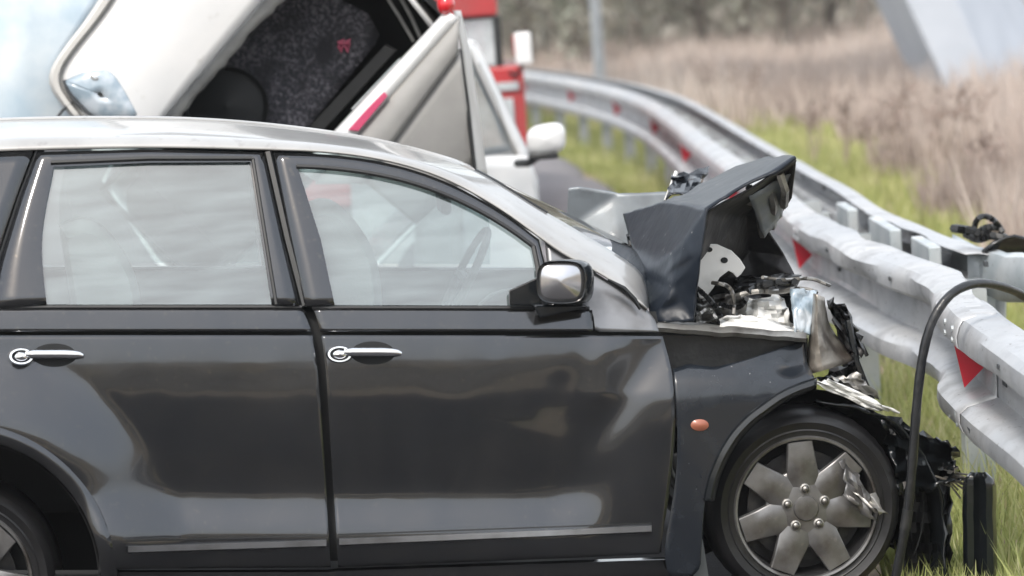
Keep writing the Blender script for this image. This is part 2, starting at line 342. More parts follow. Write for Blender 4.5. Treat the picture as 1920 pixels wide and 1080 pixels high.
# rocker and trim strips
ro = MB(); rows = []
for x in np.linspace(205, 1300, 60):
    yb = 1066 - (x - 620) * .035 if x > 620 else 1068
    rows.append([PC(x, yb + k, .004 + dd) for k, dd in ((2, .02), (6, -.002), (24, .0), (50, .02), (70, .06), (85, .14))])
ro.grid(rows).build('rocker_panel', 'grey_paint', car, solid=.006)
def strip(pts, h, name, m, parent, out=-.012, n=40):
    P_ = resamp(pts, n); G = []
    for x, y in P_:
        G.append([S(x, y - h / 2, .006), S(x, y - h / 2 + 1.5, out), S(x, y + h / 2 - 3, out), S(x, y + h / 2, .006)])
    return MB().grid(G).build(name, m, parent)
strip([(240, 1031), (612, 1019)], 15, 'side_moulding', 'trim_grey', rear_door, -.02)
strip([(636, 1017), (1222, 992)], 15, 'side_moulding', 'trim_grey', front_door, -.02)
strip([(238, 1015), (614, 1005)], 7, 'moulding_shadow_gap', 'seal', rear_door, -.007)
strip([(634, 1003), (1222, 982)], 7, 'moulding_shadow_gap', 'seal', front_door, -.007)
# black backing behind the gaps
bk = MB(); bk.grid(coons([(-40, 582), (1230, 584)], [(1230, 584), (1250, 700), (1240, 1036)], [(215, 1062), (1240, 1036)], [(-40, 584), (-30, 700), (60, 850), (200, 1000), (215, 1062)], 20, 30, lambda x, y: S(x, y, .035)))
bk.build('inner_body', 'hole_black', car)
mir(bk).build('inner_body', 'hole_black', car)
# window frames
def uframe(name, outL, outT, outR, inL, inT, inR, parent, n=(16, 30, 16)):
    o_ = np.concatenate([resamp(outL, n[0]), resamp(outT, n[1])[1:], resamp(outR, n[2])[1:]]); i_ = np.concatenate([resamp(inL, n[0]), resamp(inT, n[1])[1:], resamp(inR, n[2])[1:]])
    G = [[Cb(*a), Cb(*(a * .5 + b * .5), -.004), Cb(*b, 0), Cb(*b, .02)] for a, b in zip(o_, i_)]
    return MB().grid(G).build(name, 'grey_paint', parent, solid=.006)
rgL = smooth_line([(86, 571), (78, 500), (76, 430), (100, 312)], 20); rgT = [(100, 312), (280, 304), (470, 303)]; rgR = [(470, 303), (511, 571)]
uframe('window_frame', [(-20, 576), (0, 490), (38, 370), (69, 286)], [(69, 286), (280, 281), (493, 287)], [(493, 287), (530, 450), (561, 574)], rgL, rgT, rgR, rear_door)
fgL = [(626, 572), (600, 450), (556, 312)]
fgT = smooth_line([(556, 312), (610, 314), (690, 323), (770, 341), (840, 366), (905, 398), (960, 432), (1000, 462)], 40)
fgR = [(1000, 462), (1008, 500), (1013, 573)]
ffT = smooth_line([(513, 287), (600, 289), (690, 299), (770, 317), (840, 343), (900, 374), (955, 408), (1010, 450)], 40)
uframe('window_frame', [(572, 575), (545, 450), (513, 287)], ffT, [(1010, 450), (1022, 500), (1026, 575)], fgL, fgT, fgR, front_door, (16, 40, 16))
# panes and seals
def pane(L, T, Rr, bottom, name, parent, off=.012):
    m = MB().grid(coons(T, Rr, bottom, L[::-1], 16, 24, lambda x, y: Cb(x, y, off))); m.build(name, 'side_glass', parent); return m
rp = pane(np.array(rgL), rgT, rgR, [(86, 571), (511, 571)], 'window_pane', rear_door)
fp = pane(np.array(fgL), fgT, fgR, [(626, 572), (1013, 573)], 'window_pane', front_door)
def seal(pts, r, parent, fn=Cb, off=-.004, name='window_seal', n=40, m='seal'):
    MB().tube([fn(x, y, off) for x, y in resamp(pts, n)], r, 6).build(name, m, parent)
seal([(95, 305), (280, 297), (474, 297)], .008, rear_door); seal([(474, 297), (518, 571)], .006, rear_door)
seal(fgT, .008, front_door); seal(fgR, .008, front_door)
seal([(-22, 576), (566, 576)], .0065, rear_door, S, -.004, 'belt_moulding'); seal([(586, 577), (1105, 578)], .0065, front_door, S, -.004, 'belt_moulding')
seal([(503, 286), (540, 450), (572, 574)], .014, car, Cb, .010, 'pillar_seal')
seal([(69, 283), (35, 370), (-4, 490), (-26, 580)], .006, car, Cb, .008, 'pillar_seal')
# B and C pillar backing
for a, b in (([(478, 300), (515, 572)], [(552, 308), (618, 572)]),):
    A, B = resamp(a, 10), resamp(b, 10); bp = MB().grid([[Cb(*p, .03), Cb(*p2, .03)] for p, p2 in zip(A, B)]); bp.build('centre_pillar', 'interior_dark', car, solid=.03); mir(bp).build('centre_pillar', 'interior_dark', car, solid=.03)
# rear quarter side: pillar + quarter window
cp = MB().grid(coons([(-300, 300), (62, 284)], [(62, 284), (30, 370), (-10, 490), (-31, 578)], [(-360, 565), (-31, 578)], [(-300, 300), (-330, 430), (-360, 565)], 12, 14, Cb)); cp.build('rear_pillar', 'grey_paint', car, solid=.01)
mir(cp).build('rear_pillar', 'grey_paint', car, solid=.01)
# roof rail + A pillar loft
low = smooth_line([(-420, 330), (-300, 300), (-100, 287), (69, 281), (280, 276), (495, 281), (600, 284), (690, 294), (770, 312), (840, 337), (900, 369), (955, 403), (1012, 446), (1060, 480), (1110, 505), (1155, 532), (1190, 560), (1214, 580)], 90)
sil = smooth_line([(-400, 262), (-280, 240), (-60, 228), (100, 222), (300, 222), (400, 226), (500, 234), (600, 246), (700, 262), (790, 284), (860, 305), (915, 332), (960, 360), (1010, 392), (1060, 420), (1110, 450), (1150, 474), (1190, 500), (1209, 522), (1216, 575)], 90)
near, rail_top = [], []
for k in range(90):
    a, b = low[k], sil[k]; pil = sstep(820, 960, b[0])
    d0 = cdp(*a) - .006; d1 = d0 + .60 * (1 - pil) + .17 * pil; row = []
    for t in (0, .1, .2, .28, .35, .42, .5, .62, .75, .88, 1):
        p = a * (1 - t) + b * t
        row.append(PC(p[0], p[1], d0 + .045 * min(1, t / .4) ** 1.6 + (d1 - d0 - .045) * max(0, (t - .34) / .66) ** 1.35))
    near.append(row); rail_top.append(row[-1])
nb = MB().grid(near); nb.build('roof_rail', 'roof_sky_tone', car, solid=.006, angle=0); mir(nb).build('roof_rail', 'roof_sky_tone', car, solid=.006, angle=0)
KF = [k for k in range(90) if sil[k][0] > 880][0]
rf = []
for k in range(0, KF + 1):
    a = np.array(rail_top[k]); b = CAR.mirror(a, MID)
    rf.append([a * (1 - t) + b * t + np.array([0, 0, .006 * math.sin(math.pi * t)]) for t in np.linspace(0, 1, 13)])
MB().grid(rf).build('roof', 'roof_sky_tone', car, solid=.006, angle=0)
hl = [[p - np.array([0, 0, .05]) for p in r] for r in rf[6:]]; MB().grid(hl).build('headliner', 'interior', car)
ws = []
for k in range(KF, 88):
    a = np.array(rail_top[k]); b = CAR.mirror(a, MID); bow = CAR.t * .1 + np.array([0, 0, .03])
    ws.append([a * (1 - t) + b * t + bow * math.sin(math.pi * t) * (k - KF) / 25 for t in np.linspace(0, 1, 13)])
MB().grid(ws).build('windscreen', 'wind_glass', car)
MB().tube([np.array(rail_top[k]) + np.array([0, 0, .002]) for k in range(KF, KF + 9)], .006, 6).build('windscreen_seal', 'seal', car)
# far side: doors, panes as real sheets
mir(fd).build('far_front_door', 'grey_paint', car, solid=.012); mir(rd).build('far_rear_door', 'grey_paint', car, solid=.012)
mir(rp).build('far_window_pane', 'side_glass', car); mir(fp).build('far_window_pane', 'side_glass', car); mir(q).build('far_rear_quarter', 'grey_paint', car, solid=.012)
# tailgate + floor
tg = []
for t in np.linspace(0, 1, 12):
    a = PC(-600 + 130 * max(0, .5 - t) * 2 + (0 if t > .45 else 0), 300 + t * 760, .10); b = CAR.mirror(a, MID); tg.append([a * (1 - s) + b * s - CAR.t * .08 * math.sin(math.pi * s) for s in np.linspace(0, 1, 10)])
MB().grid(tg).build('tailgate', 'grey_paint', car, solid=.01)
MB().grid([[PC(x, 1075, d) for d in (.05, .8, 1.5)] for x in (-570, 0, 700, 1300)]).build('floor_pan', 'hole_black', car, solid=.02)
# cowl panel between door, pillar and bonnet
cw = MB().grid(coons([(1022, 455), (1110, 508), (1160, 540), (1214, 582)], [(1214, 582), (1228, 600), (1236, 623)], [(1030, 574), (1112, 590), (1116, 622), (1236, 623)], [(1022, 455), (1028, 520), (1030, 574)], 14, 20, lambda x, y: CAR.P(x, y, .025 + .10 * max(0, 620 - y) / 150)))
cw.build('cowl_panel', 'trim_grey', car, solid=.006)
MB().tube([PC(1140, 524, .02), PC(1170, 541, .018), PC(1190, 562, .015), PC(1200, 580, .014)], [.004, .009, .009, .004], 6).build('cowl_gap', 'seal', car)

# door handles
def handle(cx, cy, parent):
    h = MB(); G = []
    for a in np.linspace(0, 2 * math.pi, 28, endpoint=False):
        G.append([S(cx + r * 26 * math.cos(a), cy + r * 17 * math.sin(a), dd) for r, dd in ((1, .004), (1, -.02), (.86, -.034), (.7, -.034), (.6, -.026), (.58, -.02))])
    G.append(G[0]); h.grid(G)
    ho = h.build('door_handle', 'chrome', parent)
    b = MB(); pts = [(cx + 8, cy - 4), (cx + 45, cy - 4), (cx + 80, cy - 4), (cx + 108, cy - 3), (cx + 116, cy - 1)]
    b.tube([S(x, y, -.036) for x, y in resamp(pts, 16)], [.006, .012] + [.0145] * 10 + [.014, .013, .011, .006], 10)
    b.build('handle_bar', 'chrome', ho)
    d = MB(); 
    G = [[S(cx + r * 13 * math.cos(a), cy + r * 9 * math.sin(a), dd) for r, dd in ((1, -.02), (.95, -.03), (.6, -.035), (0, -.037))] for a in np.linspace(0, 2 * math.pi, 20)]
    d.grid(G).build('release_button', 'chrome', ho)
    r_ = MB(); G = []
    for a in np.linspace(0, 2 * math.pi, 36):
        G.append([S(cx + 62 + 42 * k * math.cos(a), cy - 2 + 22 * k * math.sin(a), -.0075 + (.0 if k > .9 else 0)) for k in (1, .5, 0)])
    r_.grid(G).build('handle_recess_shade', 'hole_black', ho)  # flat black patch painting the shade of the hollow behind the bar
handle(40, 668, rear_door); handle(637, 664, front_door)

# wing mirror: seen from behind, glass towards us
wm = MB(); mc = (1052, 529)
def mpt(x, y, d): return CAR.P(x, y, d)
G = []
for a in np.linspace(0, 2 * math.pi, 40):
    ca, sa = math.cos(a), math.sin(a); e = (abs(ca) ** 4 + abs(sa) ** 4) ** -.25
    row = []
    for rr, dx, d in ((.96, 0, -.10), (1.0, 0, -.102), (1.06, 5, -.085), (1.08, 12, -.03), (.85, 22, .02), (.3, 26, .04)):
        row.append(mpt(mc[0] + dx + 46 * rr * e ** .8 * ca, mc[1] + 40 * rr * e ** .8 * sa, d))
    G.append(row)
wmo = wm.grid(G).build('wing_mirror', 'gloss_black', car)
G = []
for a in np.linspace(0, 2 * math.pi, 40):
    ca, sa = math.cos(a), math.sin(a); e = (abs(ca) ** 4 + abs(sa) ** 4) ** -.25
    G.append([mpt(mc[0] + 46 * rr * e ** .8 * ca, mc[1] + 40 * rr * e ** .8 * sa, -.098 - .03 * (1 - rr * rr) - .0004 * (mc[1] - 30 - mc[1])) for rr in (.98, .85, .7, .4, .2, 0)])
MB().grid(G).build('mirror_glass', 'silver_shell', wmo)
MB().prism([PC(x, y, -.05) for x, y in ((1000, 572), (1096, 571), (1104, 577), (1058, 587), (1012, 597))], CAR.n * .1).build('mirror_base', 'gloss_black', wmo, bevel=.01, smooth=False)
MB().prism([PC(x, y, .02) for x, y in ((955, 572), (955, 545), (1010, 520), (1014, 572))], CAR.n * .02).build('mirror_sail', 'gloss_black', front_door, smooth=False, bevel=.003)

# front fender, folded at the front
fe = MB()
arch = smooth_line([(1254, 1080), (1312, 1082), (1316, 1010), (1322, 930), (1340, 868), (1375, 812), (1425, 764), (1480, 730), (1529, 714)], 60, 1)
def FS(x, y):
    d = sd(x, y) + .05 * sstep(1400, 1520, x) * sstep(760, 660, y) + .02 * sstep(720, 680, y) + .02 * vnoise(x / 40, y / 30, 5) * sstep(1380, 1500, x)
    d += .05 * sstep(705, 660 - 30, y - 0.19 * (1265 - x))
    return CAR.P(x, y, d)
fe.grid(coons([(1261, 694), (1290, 684), (1340, 690), (1400, 675), (1460, 655), (1508, 640)], [(1508, 640), (1512, 680), (1529, 714)], arch, smooth_line([(1261, 694), (1270, 780), (1270, 870), (1260, 950), (1243, 1036), (1254, 1080)], 20), 40, 50, FS))
fender = fe.build('front_fender', 'torn_paint', car, solid=.008)
fender['label'] = 'buckled front fender with bent arch edge'
G = []
for (x, y), tt in zip(smooth_line([(1322, 940), (1340, 868), (1375, 812), (1425, 764), (1480, 730), (1532, 712)], 40), np.linspace(0, 1, 40)):
    c = np.array([x, y]); n_ = np.array(FWC) - c; n_ = n_ / np.linalg.norm(n_); row = []
    for k, dd in ((-6, .004), (-2, -.018), (6, -.022), (12, -.012), (16, .03)):
        p = c + n_ * (k + 3 * vnoise(tt * 9, 3)); row.append(CAR.P(p[0], p[1], sd(x, y) + dd))
    G.append(row)
MB().grid(G).build('arch_edge', 'gloss_black', fender, solid=.004)
G = [[S(1312 + 17 * k * math.cos(a), 797 + 11 * k * math.sin(a), -.008 - .008 * (1 - k * k)) for k in (1, .7, .35, 0)] for a in np.linspace(0, 2 * math.pi, 24)]
MB().grid(G).build('side_marker', 'amber', fender)
MB().prism([PC(x, y, .06) for x, y in ((1295, 1005), (1318, 1010), (1330, 1085), (1288, 1085))], CAR.n * .03).build('mud_flap', 'interior', car, smooth=False, bevel=.006)

# wheels
def wheel(c, name, R_px, cover_d=.035, steer=0):
    o = CAR.P(c[0], c[1], .05); sc = F / (9.0 + o[1]); Rw = R_px / sc
    root = empty(name, o, 'x', 'x'); del root['label'], root['category']; root.parent = car; root.location = Vector(o - ORI[car.name]); root.name = name; ORI[root.name] = o
    t = CAR.t; n_ = CAR.n; z = np.array([0, 0, 1.])
    def pt(r, a, d): return o + t * (r * math.cos(a)) + z * (r * math.sin(a)) + n_ * d
    prof = [(.70, .03), (.71, .0), (.735, -.012), (.77, -.012), (.785, -.015), (.8, -.012), (.85, -.018), (.87, -.021), (.885, -.017), (.93, -.008), (.945, .002), (.975, .02), (.995, .05), (1, .1), (.995, .15), (.96, .19), (.85, .21), (.7, .2)]
    na = 96; G = [[pt(Rw * r * (1 - .006 * (k % 2) * (r > .97)), 2 * math.pi * k / na, d) for r, d in prof] for k in range(na + 1)]
    MB().grid(G).build('tyre', 'rubber', root)
    prof = [(.735, -.006), (.715, -.016), (.69, -.008), (.675, .02), (.665, .1), (.3, .12), (0, .12)]
    MB().grid([[pt(Rw * r, a, d) for r, d in prof] for a in np.linspace(0, 2 * math.pi, 72)]).build('rim', 'dark_metal', root)
    MB().grid([[pt(Rw * r, a, d) for r, d in ((.25, .06), (.25, .045), (.56, .045), (.56, .06))] for a in np.linspace(0, 2 * math.pi, 60)]).build('brake_disc', 'dark_metal', root)
    prof = [(.738, -.008), (.722, -.02), (.7, -.018), (.69, -.006)]
    MB().grid([[pt(Rw * r, a, d) for r, d in prof] for a in np.linspace(0, 2 * math.pi, 72)]).build('rim_flange', 'wheel_silver', root)
    hub = MB().grid([[pt(Rw * r, a, d) for r, d in ((.40, .02), (.40, .0), (.37, -.006), (.13, -.010), (.12, -.016), (.08, -.018), (0, -.018))] for a in np.linspace(0, 2 * math.pi, 56)])
    cov = hub.build('wheel_cover', 'wheel_silver', root)
    for k in range(7):
        a0 = math.pi / 2 + k * 2 * math.pi / 7 + .03; e = np.array([math.cos(a0), math.sin(a0)]); s_ = np.array([-e[1], e[0]])
        def q2(r, w_, d): p = e * r * Rw + s_ * w_ * Rw; return o + t * p[0] + z * p[1] + n_ * d
        rows = []
        for r, w_, dep in ((.16, .16, -.004), (.3, .165, -.009), (.42, .152, -.012), (.55, .138, -.013), (.675, .128, -.011), (.69, .126, .012)):
            rows.append([q2(r, -w_, dep + .025), q2(r, -w_ * .99, dep + .002), q2(r, -w_ * .92, dep - .001), q2(r, 0, dep - .003), q2(r, w_ * .92, dep - .001), q2(r, w_ * .99, dep + .002), q2(r, w_, dep + .025)])
        MB().grid(rows).build('spoke', 'wheel_silver', cov)
    for k in range(5):
        a = math.pi / 2 + k * 2 * math.pi / 5; m = MB(); c0 = pt(Rw * .2, a, 0)
        G = [[c0 + (t * math.cos(b) + z * math.sin(b)) * r + n_ * d for r, d in ((.0165, -.006), (.0165, -.015), (.012, -.017), (.011, -.008), (.009, -.022), (.004, -.026), (0, -.026))] for b in np.linspace(0, 2 * math.pi, 13)]
        m.grid(G).build('wheel_nut', 'bare_metal', cov)
    return root
fw = wheel(FWC, 'front_wheel', 190); rw = wheel(RWC, 'rear_wheel', 196)
# far-side wheels
def copy_tree(o, parent, shift):
    c = o.copy(); COL.objects.link(c); c.parent = parent
    if shift is not None: c.location = o.location + Vector(shift)
    for ch in [x for x in bpy.data.objects if x.parent == o]: copy_tree(ch, c, None)
    return c
copy_tree(rw, car, CAR.n * 1.3); copy_tree(fw, car, CAR.n * 1.3)

# torn wheel cover flap
def crumple(poly_px, d0, d1, n, amp, seed, jag=0, fn=None):
    """sheet spanned by a 4-sided pixel outline (tl,tr,br,bl) crumpled in depth"""
    T, B = resamp([poly_px[0], poly_px[1]], n), resamp([poly_px[3], poly_px[2]], n); G = []
    for i in range(n):
        row = []
        for j in range(n):
            v = i / (n - 1); p = T[j] * (1 - v) + B[j] * v
            if jag and (i in (0, n - 1) or j in (0, n - 1)): p = p + (np.array([hsh(i, j, seed), hsh(j, i, seed + 1)]) - .5) * jag
            d = d0 + (d1 - d0) * v + amp * (vnoise(j * .9, i * .9, seed) - .5) + amp * .6 * (vnoise(j * 2.1, i * 2.1, seed + 3) - .5)
            row.append(CAR.P(p[0], p[1], d))
        G.append(row)
    return G
MB().grid(crumple([(1575, 860), (1612, 890), (1640, 975), (1585, 935)], .02, -.02, 7, .05, 21, 14)).build('torn_cover_flap', 'wheel_silver', car, solid=.004, angle=20)
MB().grid(crumple([(1600, 925), (1640, 925), (1662, 965), (1640, 960)], -.0, -.04, 5, .03, 24, 8)).build('torn_cover_flap', 'bare_metal', car, solid=.003, angle=20)

# bonnet: buckled upwards (rear half stands up, front half pitched, underside open to us)
def tri_sheet(px, faces, sub=4, amp=.006, seed=0, soft=3):
    V = [CAR.P(*p) for p in px]; m = MB()
    for f in faces:
        a, b, c = (V[i] for i in f); n = 2 ** sub; idx = {}
        nv = np.cross(b - a, c - a); nv /= np.linalg.norm(nv) + 1e-9
        vs = []; fs = []
        for i in range(n + 1):
            for j in range(n + 1 - i):
                p = a + (b - a) * (i / n) + (c - a) * (j / n); idx[i, j] = len(vs)
                q_ = vnoise(p[0] * 9 + 40, p[2] * 9 + p[1] * 5 + 40, seed) - .5 + .7 * (abs(vnoise(p[0] * 17 + 40 + p[2] * 6, p[2] * 15 + p[1] * 11 + 40, seed + 2) - .5) - .25)
                vs.append(p + np.array([0, 1, .3]) * q_ * amp * 2)
        for i in range(n):
            for j in range(n - i):
                fs.append((idx[i, j], idx[i + 1, j], idx[i, j + 1]))
                if j < n - i - 1: fs.append((idx[i + 1, j], idx[i + 1, j + 1], idx[i, j + 1]))
        m.add(vs, fs)
    key = {}; remap = []; nv_ = []
    for p in m.v:
        k = tuple(round(c * 500) for c in p)
        if k not in key: key[k] = len(nv_); nv_.append(np.array(p))
        remap.append(key[k])
    m.f = [tuple(remap[i] for i in f) for f in m.f]; m.f = [f for f in m.f if len(set(f)) == 3]
    nb_ = [set() for _ in nv_]; ec = {}
    for f in m.f:
        for a, b in ((f[0], f[1]), (f[1], f[2]), (f[2], f[0])): nb_[a].add(b); nb_[b].add(a); ec[tuple(sorted((a, b)))] = ec.get(tuple(sorted((a, b))), 0) + 1
    rim = {i for e, c in ec.items() if c == 1 for i in e}
    for _ in range(soft):       # round the folds a little, keep the cut edges
        nv_ = [p if i in rim else p * .5 + .5 * np.mean([nv_[j] for j in nb_[i]], axis=0) for i, p in enumerate(nv_)]
    m.v = [tuple(p) for p in nv_]
    return m
hp = [(1224, 607, .10), (1302, 607, .04), (1314, 480, .03), (1326, 393, .05), (1250, 380, .55), (1170, 404, 1.0), (1183, 452, .75), (1206, 520, .38),
      (1262, 470, .16), (1286, 445, .11), (1493, 297, .10), (1440, 293, .75), (1380, 309, .9), (1330, 334, .95), (1290, 362, .9), (1262, 540, .10), (1395, 352, .08)]
hf = [(0, 1, 15), (1, 2, 15), (2, 9, 15), (9, 8, 15), (8, 7, 15), (7, 0, 15), (2, 3, 9), (3, 4, 9), (9, 4, 8), (4, 6, 8), (4, 5, 6), (6, 7, 8),
      (3, 14, 4), (3, 16, 14), (16, 13, 14), (16, 12, 13), (16, 10, 12), (10, 11, 12)]
bonnet = tri_sheet(hp, hf, 4, .024, 4, soft=2).build('bonnet', 'bonnet_paint', car, solid=.008, angle=35); bonnet['label'] = 'bonnet folded upwards into a sharp peak'
up = [(1326, 398, .10), (1493, 300, .14), (1484, 372, .35), (1462, 405, .55), (1440, 432, .7), (1472, 480, .75), (1493, 522, .7), (1420, 540, .8), (1318, 560, .8), (1312, 470, .2), (1395, 400, .62), (1400, 470, .8)]
uf = [(0, 1, 10), (1, 2, 10), (2, 3, 10), (3, 4, 10), (4, 11, 10), (4, 5, 11), (5, 6, 11), (6, 7, 11), (7, 8, 11), (8, 9, 11), (9, 10, 11), (9, 0, 10)]
tri_sheet(up, uf, 4, .012, 6).build('bonnet_underside', 'dark_metal', bonnet, solid=.006, angle=20)
for i, (a, b) in enumerate((((1380, 372, .42), (1462, 392, .5)), ((1405, 352, .3), (1430, 440, .62)), ((1440, 335, .25), (1448, 425, .6)), ((1462, 325, .2), (1470, 385, .4)))):
    MB().tube([CAR.P(*a), CAR.P((a[0] + b[0]) / 2 + 6, (a[1] + b[1]) / 2, (a[2] + b[2]) / 2 - .08), CAR.P(*b)], .014, 6).build('bonnet_rib', 'bare_metal', bonnet)
MB().grid(crumple([(1405, 368), (1484, 325), (1466, 404), (1432, 446)], .24, .5, 9, .03, 31, 3)).build('inner_bonnet_sheet', 'dull_grey', bonnet, solid=.004, angle=40)
# far fender thrown up behind the bonnet
pf = tri_sheet([(1066, 352, 1.45), (1085, 350, 1.44), (1160, 362, 1.42), (1252, 360, 1.4), (1262, 470, 1.35), (1150, 520, 1.4), (1062, 430, 1.5)], [(0, 1, 6), (1, 2, 6), (2, 5, 6), (2, 3, 4), (2, 4, 5)], 4, .005, 9)
pf.build('far_fender', 'dull_grey', car, solid=.01, angle=20)
MB().grid(crumple([(1262, 326), (1330, 318), (1310, 362), (1250, 372)], 1.3, 1.1, 7, .12, 12, 12)).build('plastic_shard', 'torn_paint', car, solid=.006, angle=20)
MB().tube([CAR.P(1248, 376, 1.2), CAR.P(1268, 322, 1.25)], .007, 5).build('bonnet_stay', 'white_primer', car)
# engine bay
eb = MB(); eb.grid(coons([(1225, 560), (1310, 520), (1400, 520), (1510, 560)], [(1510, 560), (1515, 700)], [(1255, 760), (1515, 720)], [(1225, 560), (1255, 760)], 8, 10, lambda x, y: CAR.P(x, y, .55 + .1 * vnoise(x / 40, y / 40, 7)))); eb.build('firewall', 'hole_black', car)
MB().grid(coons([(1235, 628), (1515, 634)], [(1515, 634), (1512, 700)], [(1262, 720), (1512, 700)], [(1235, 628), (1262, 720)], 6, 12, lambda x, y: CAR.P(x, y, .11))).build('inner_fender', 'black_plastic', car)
G = [[CAR.P(x, y + 3 * vnoise(x / 25, 1, 3), dd) for y, dd in ((600 + (x - 1235) * .06, .2), (606 + (x - 1235) * .06, .06), (614 + (x - 1235) * .065, .04), (622 + (x - 1235) * .06, .05), (624 + (x - 1235) * .06, .2))] for x in np.linspace(1232, 1512, 40)]
MB().grid(G).build('fender_rail', 'bare_metal', car)
# white strut plate with holes (polygon ring pieces)
def plate(px, d, name, m, t=.01, parent=car, bevel=.003): return MB().prism([CAR.P(x, y, d) for x, y in px], CAR.n * t).build(name, m, parent, smooth=False, bevel=bevel)
strut = plate([(1322, 457), (1345, 458), (1372, 470), (1388, 486), (1398, 502), (1390, 514), (1382, 521), (1374, 512), (1366, 508), (1350, 520), (1338, 540), (1322, 560), (1312, 560), (1306, 540), (1312, 490)], .3, 'strut_tower', 'white_primer')
for (x, y, r) in ((1358, 488, 7), (1330, 468, 6)):
    G = [[CAR.P(x + r * k * math.cos(a), y + r * .8 * k * math.sin(a), .297) for k in (1, 0)] for a in np.linspace(0, 2 * math.pi, 14)]; MB().grid(G).build('bolt_hole', 'hole_black', strut)
MB().grid(crumple([(1392, 562), (1470, 556), (1488, 620), (1384, 620)], .36, .2, 9, .14, 45, 10)).build('washer_tank', 'white_primer', car, solid=.006, angle=30)
MB().grid(crumple([(1350, 596), (1420, 590), (1500, 622), (1350, 622)], .2, .12, 8, .06, 46, 6)).build('slam_panel', 'white_primer', car, solid=.006, angle=30)
MB().grid(crumple([(1482, 540), (1532, 546), (1520, 628), (1490, 622)], .16, .1, 9, .05, 47, 3)).build('headlamp_shell', 'lamp_lens', car, solid=.006, angle=0)
MB().grid(crumple([(1310, 560), (1400, 545), (1395, 606), (1305, 606)], .42, .3, 10, .12, 41, 6)).build('engine_scrap', 'bare_metal', car, solid=.005, angle=15)
MB().grid(crumple([(1380, 520), (1500, 515), (1490, 556), (1375, 560)], .6, .45, 10, .16, 43, 8)).build('engine_scrap', 'dark_metal', car, solid=.005, angle=15)
for k, (pts, r, mm) in enumerate(((((1306, 540), (1330, 560), (1352, 590), (1350, 606)), .009, 'seal'), (((1335, 530), (1370, 535), (1378, 570), (1372, 608)), .007, 'bare_metal'),
      (((1380, 555), (1420, 545), (1460, 548), (1500, 540), (1530, 548)), .009, 'bare_metal'), (((1350, 570), (1385, 580), (1400, 560)), .008, 'seal'), (((1430, 520), (1470, 526), (1520, 520), (1555, 535)), .006, 'bare_metal'),
      (((1400, 548), (1440, 530), (1490, 528)), .012, 'seal'), (((1180, 440), (1190, 480), (1200, 500)), .012, 'seal'), (((1150, 470), (1175, 470), (1200, 490)), .012, 'seal'), (((1310, 590), (1330, 575), (1345, 600)), .006, 'white_primer'))):
    MB().tube([CAR.P(x, y, (.22 if x > 1230 else .8) + .06 * hsh(i, k, 1)) for i, (x, y) in enumerate(smooth_line(pts, 16))], r, 6).build('hose', mm, car)
MB().grid(crumple([(1140, 455), (1195, 470), (1215, 530), (1180, 505)], .9, .6, 7, .2, 17, 10)).build('cowl_scrap', 'gloss_black', car, solid=.006, angle=20)
# crushed nose: torn fender tip, bumper scraps
L_, R_ = smooth_line([(1526, 550), (1523, 600), (1515, 650), (1510, 704)], 16), smooth_line([(1546, 560), (1552, 608), (1578, 645), (1608, 674)], 16); G = []
for i, (p, q_) in enumerate(zip(L_, R_)): G.append([CAR.P(*(p * (1 - t) + q_ * t + np.array([3, 5]) * (hsh(i, 3, 5) - .5) * t), .12 - .09 * math.sin(math.pi * min(1, t * 1.4)) + .1 * t * t + .03 * (vnoise(i * .5, t * 4, 6) - .5)) for t in np.linspace(0, 1, 10)])
MB().grid(G).build('torn_fender_tip', 'cream_foam', fender, solid=.004, angle=50)
MB().grid(crumple([(1548, 560), (1590, 575), (1622, 660), (1592, 665)], .3, .2, 10, .2, 53, 18)).build('bumper_scrap', 'dark_metal', car, solid=.006, angle=20)
MB().grid(crumple([(1535, 705), (1605, 672), (1625, 742), (1580, 738)], .2, .15, 9, .2, 55, 16)).build('bumper_scrap', 'dark_metal', car, solid=.006, angle=20)
MB().grid(crumple([(1520, 716), (1560, 712), (1690, 775), (1640, 768)], .02, .06, 9, .04, 57, 6)).build('liner_shard', 'white_primer', car, solid=.004, angle=25)
MB().grid(crumple([(1560, 708), (1610, 700), (1650, 745), (1600, 740)], .08, .1, 7, .05, 58, 10)).build('liner_shard', 'bare_metal', car, solid=.004, angle=25)
MB().tube([CAR.P(1590, 600, .2), CAR.P(1606, 680, .18), CAR.P(1640, 765, .2)], .011, 6).build('bumper_bracket', 'gloss_black', car)
# torn wheel-arch liner in front of the wheel
G = []
for i, t in enumerate(np.linspace(0, 1, 26)):
    c = smooth_line([(1530, 742), (1620, 756), (1690, 800), (1740, 860), (1765, 950), (1770, 1090)], 26)[i]; row = []
    for j in range(10):
        v = j / 9; row.append(CAR.P(c[0] - 30 * v * (1 - t) + 12 * vnoise(i * .6, j * .7, 3) - 70 * v * t, c[1] + (32 - 10 * t) * v + 14 * vnoise(j * .8, i * .6, 8), .06 + .38 * v + .05 * vnoise(i * .7, j, 5)))
    G.append(row)
MB().grid(G).build('arch_liner', 'gloss_black', car, solid=.006, angle=25)
MB().grid(crumple([(1650, 775), (1790, 835), (1800, 900), (1690, 930)], .16, .1, 14, .16, 61, 16)).build('arch_liner', 'gloss_black', car, solid=.006, angle=18)
MB().grid(crumple([(1690, 880), (1785, 890), (1782, 1095), (1695, 1095)], .3, .22, 12, .1, 63, 10)).build('arch_liner', 'black_plastic', car, solid=.006, angle=25)
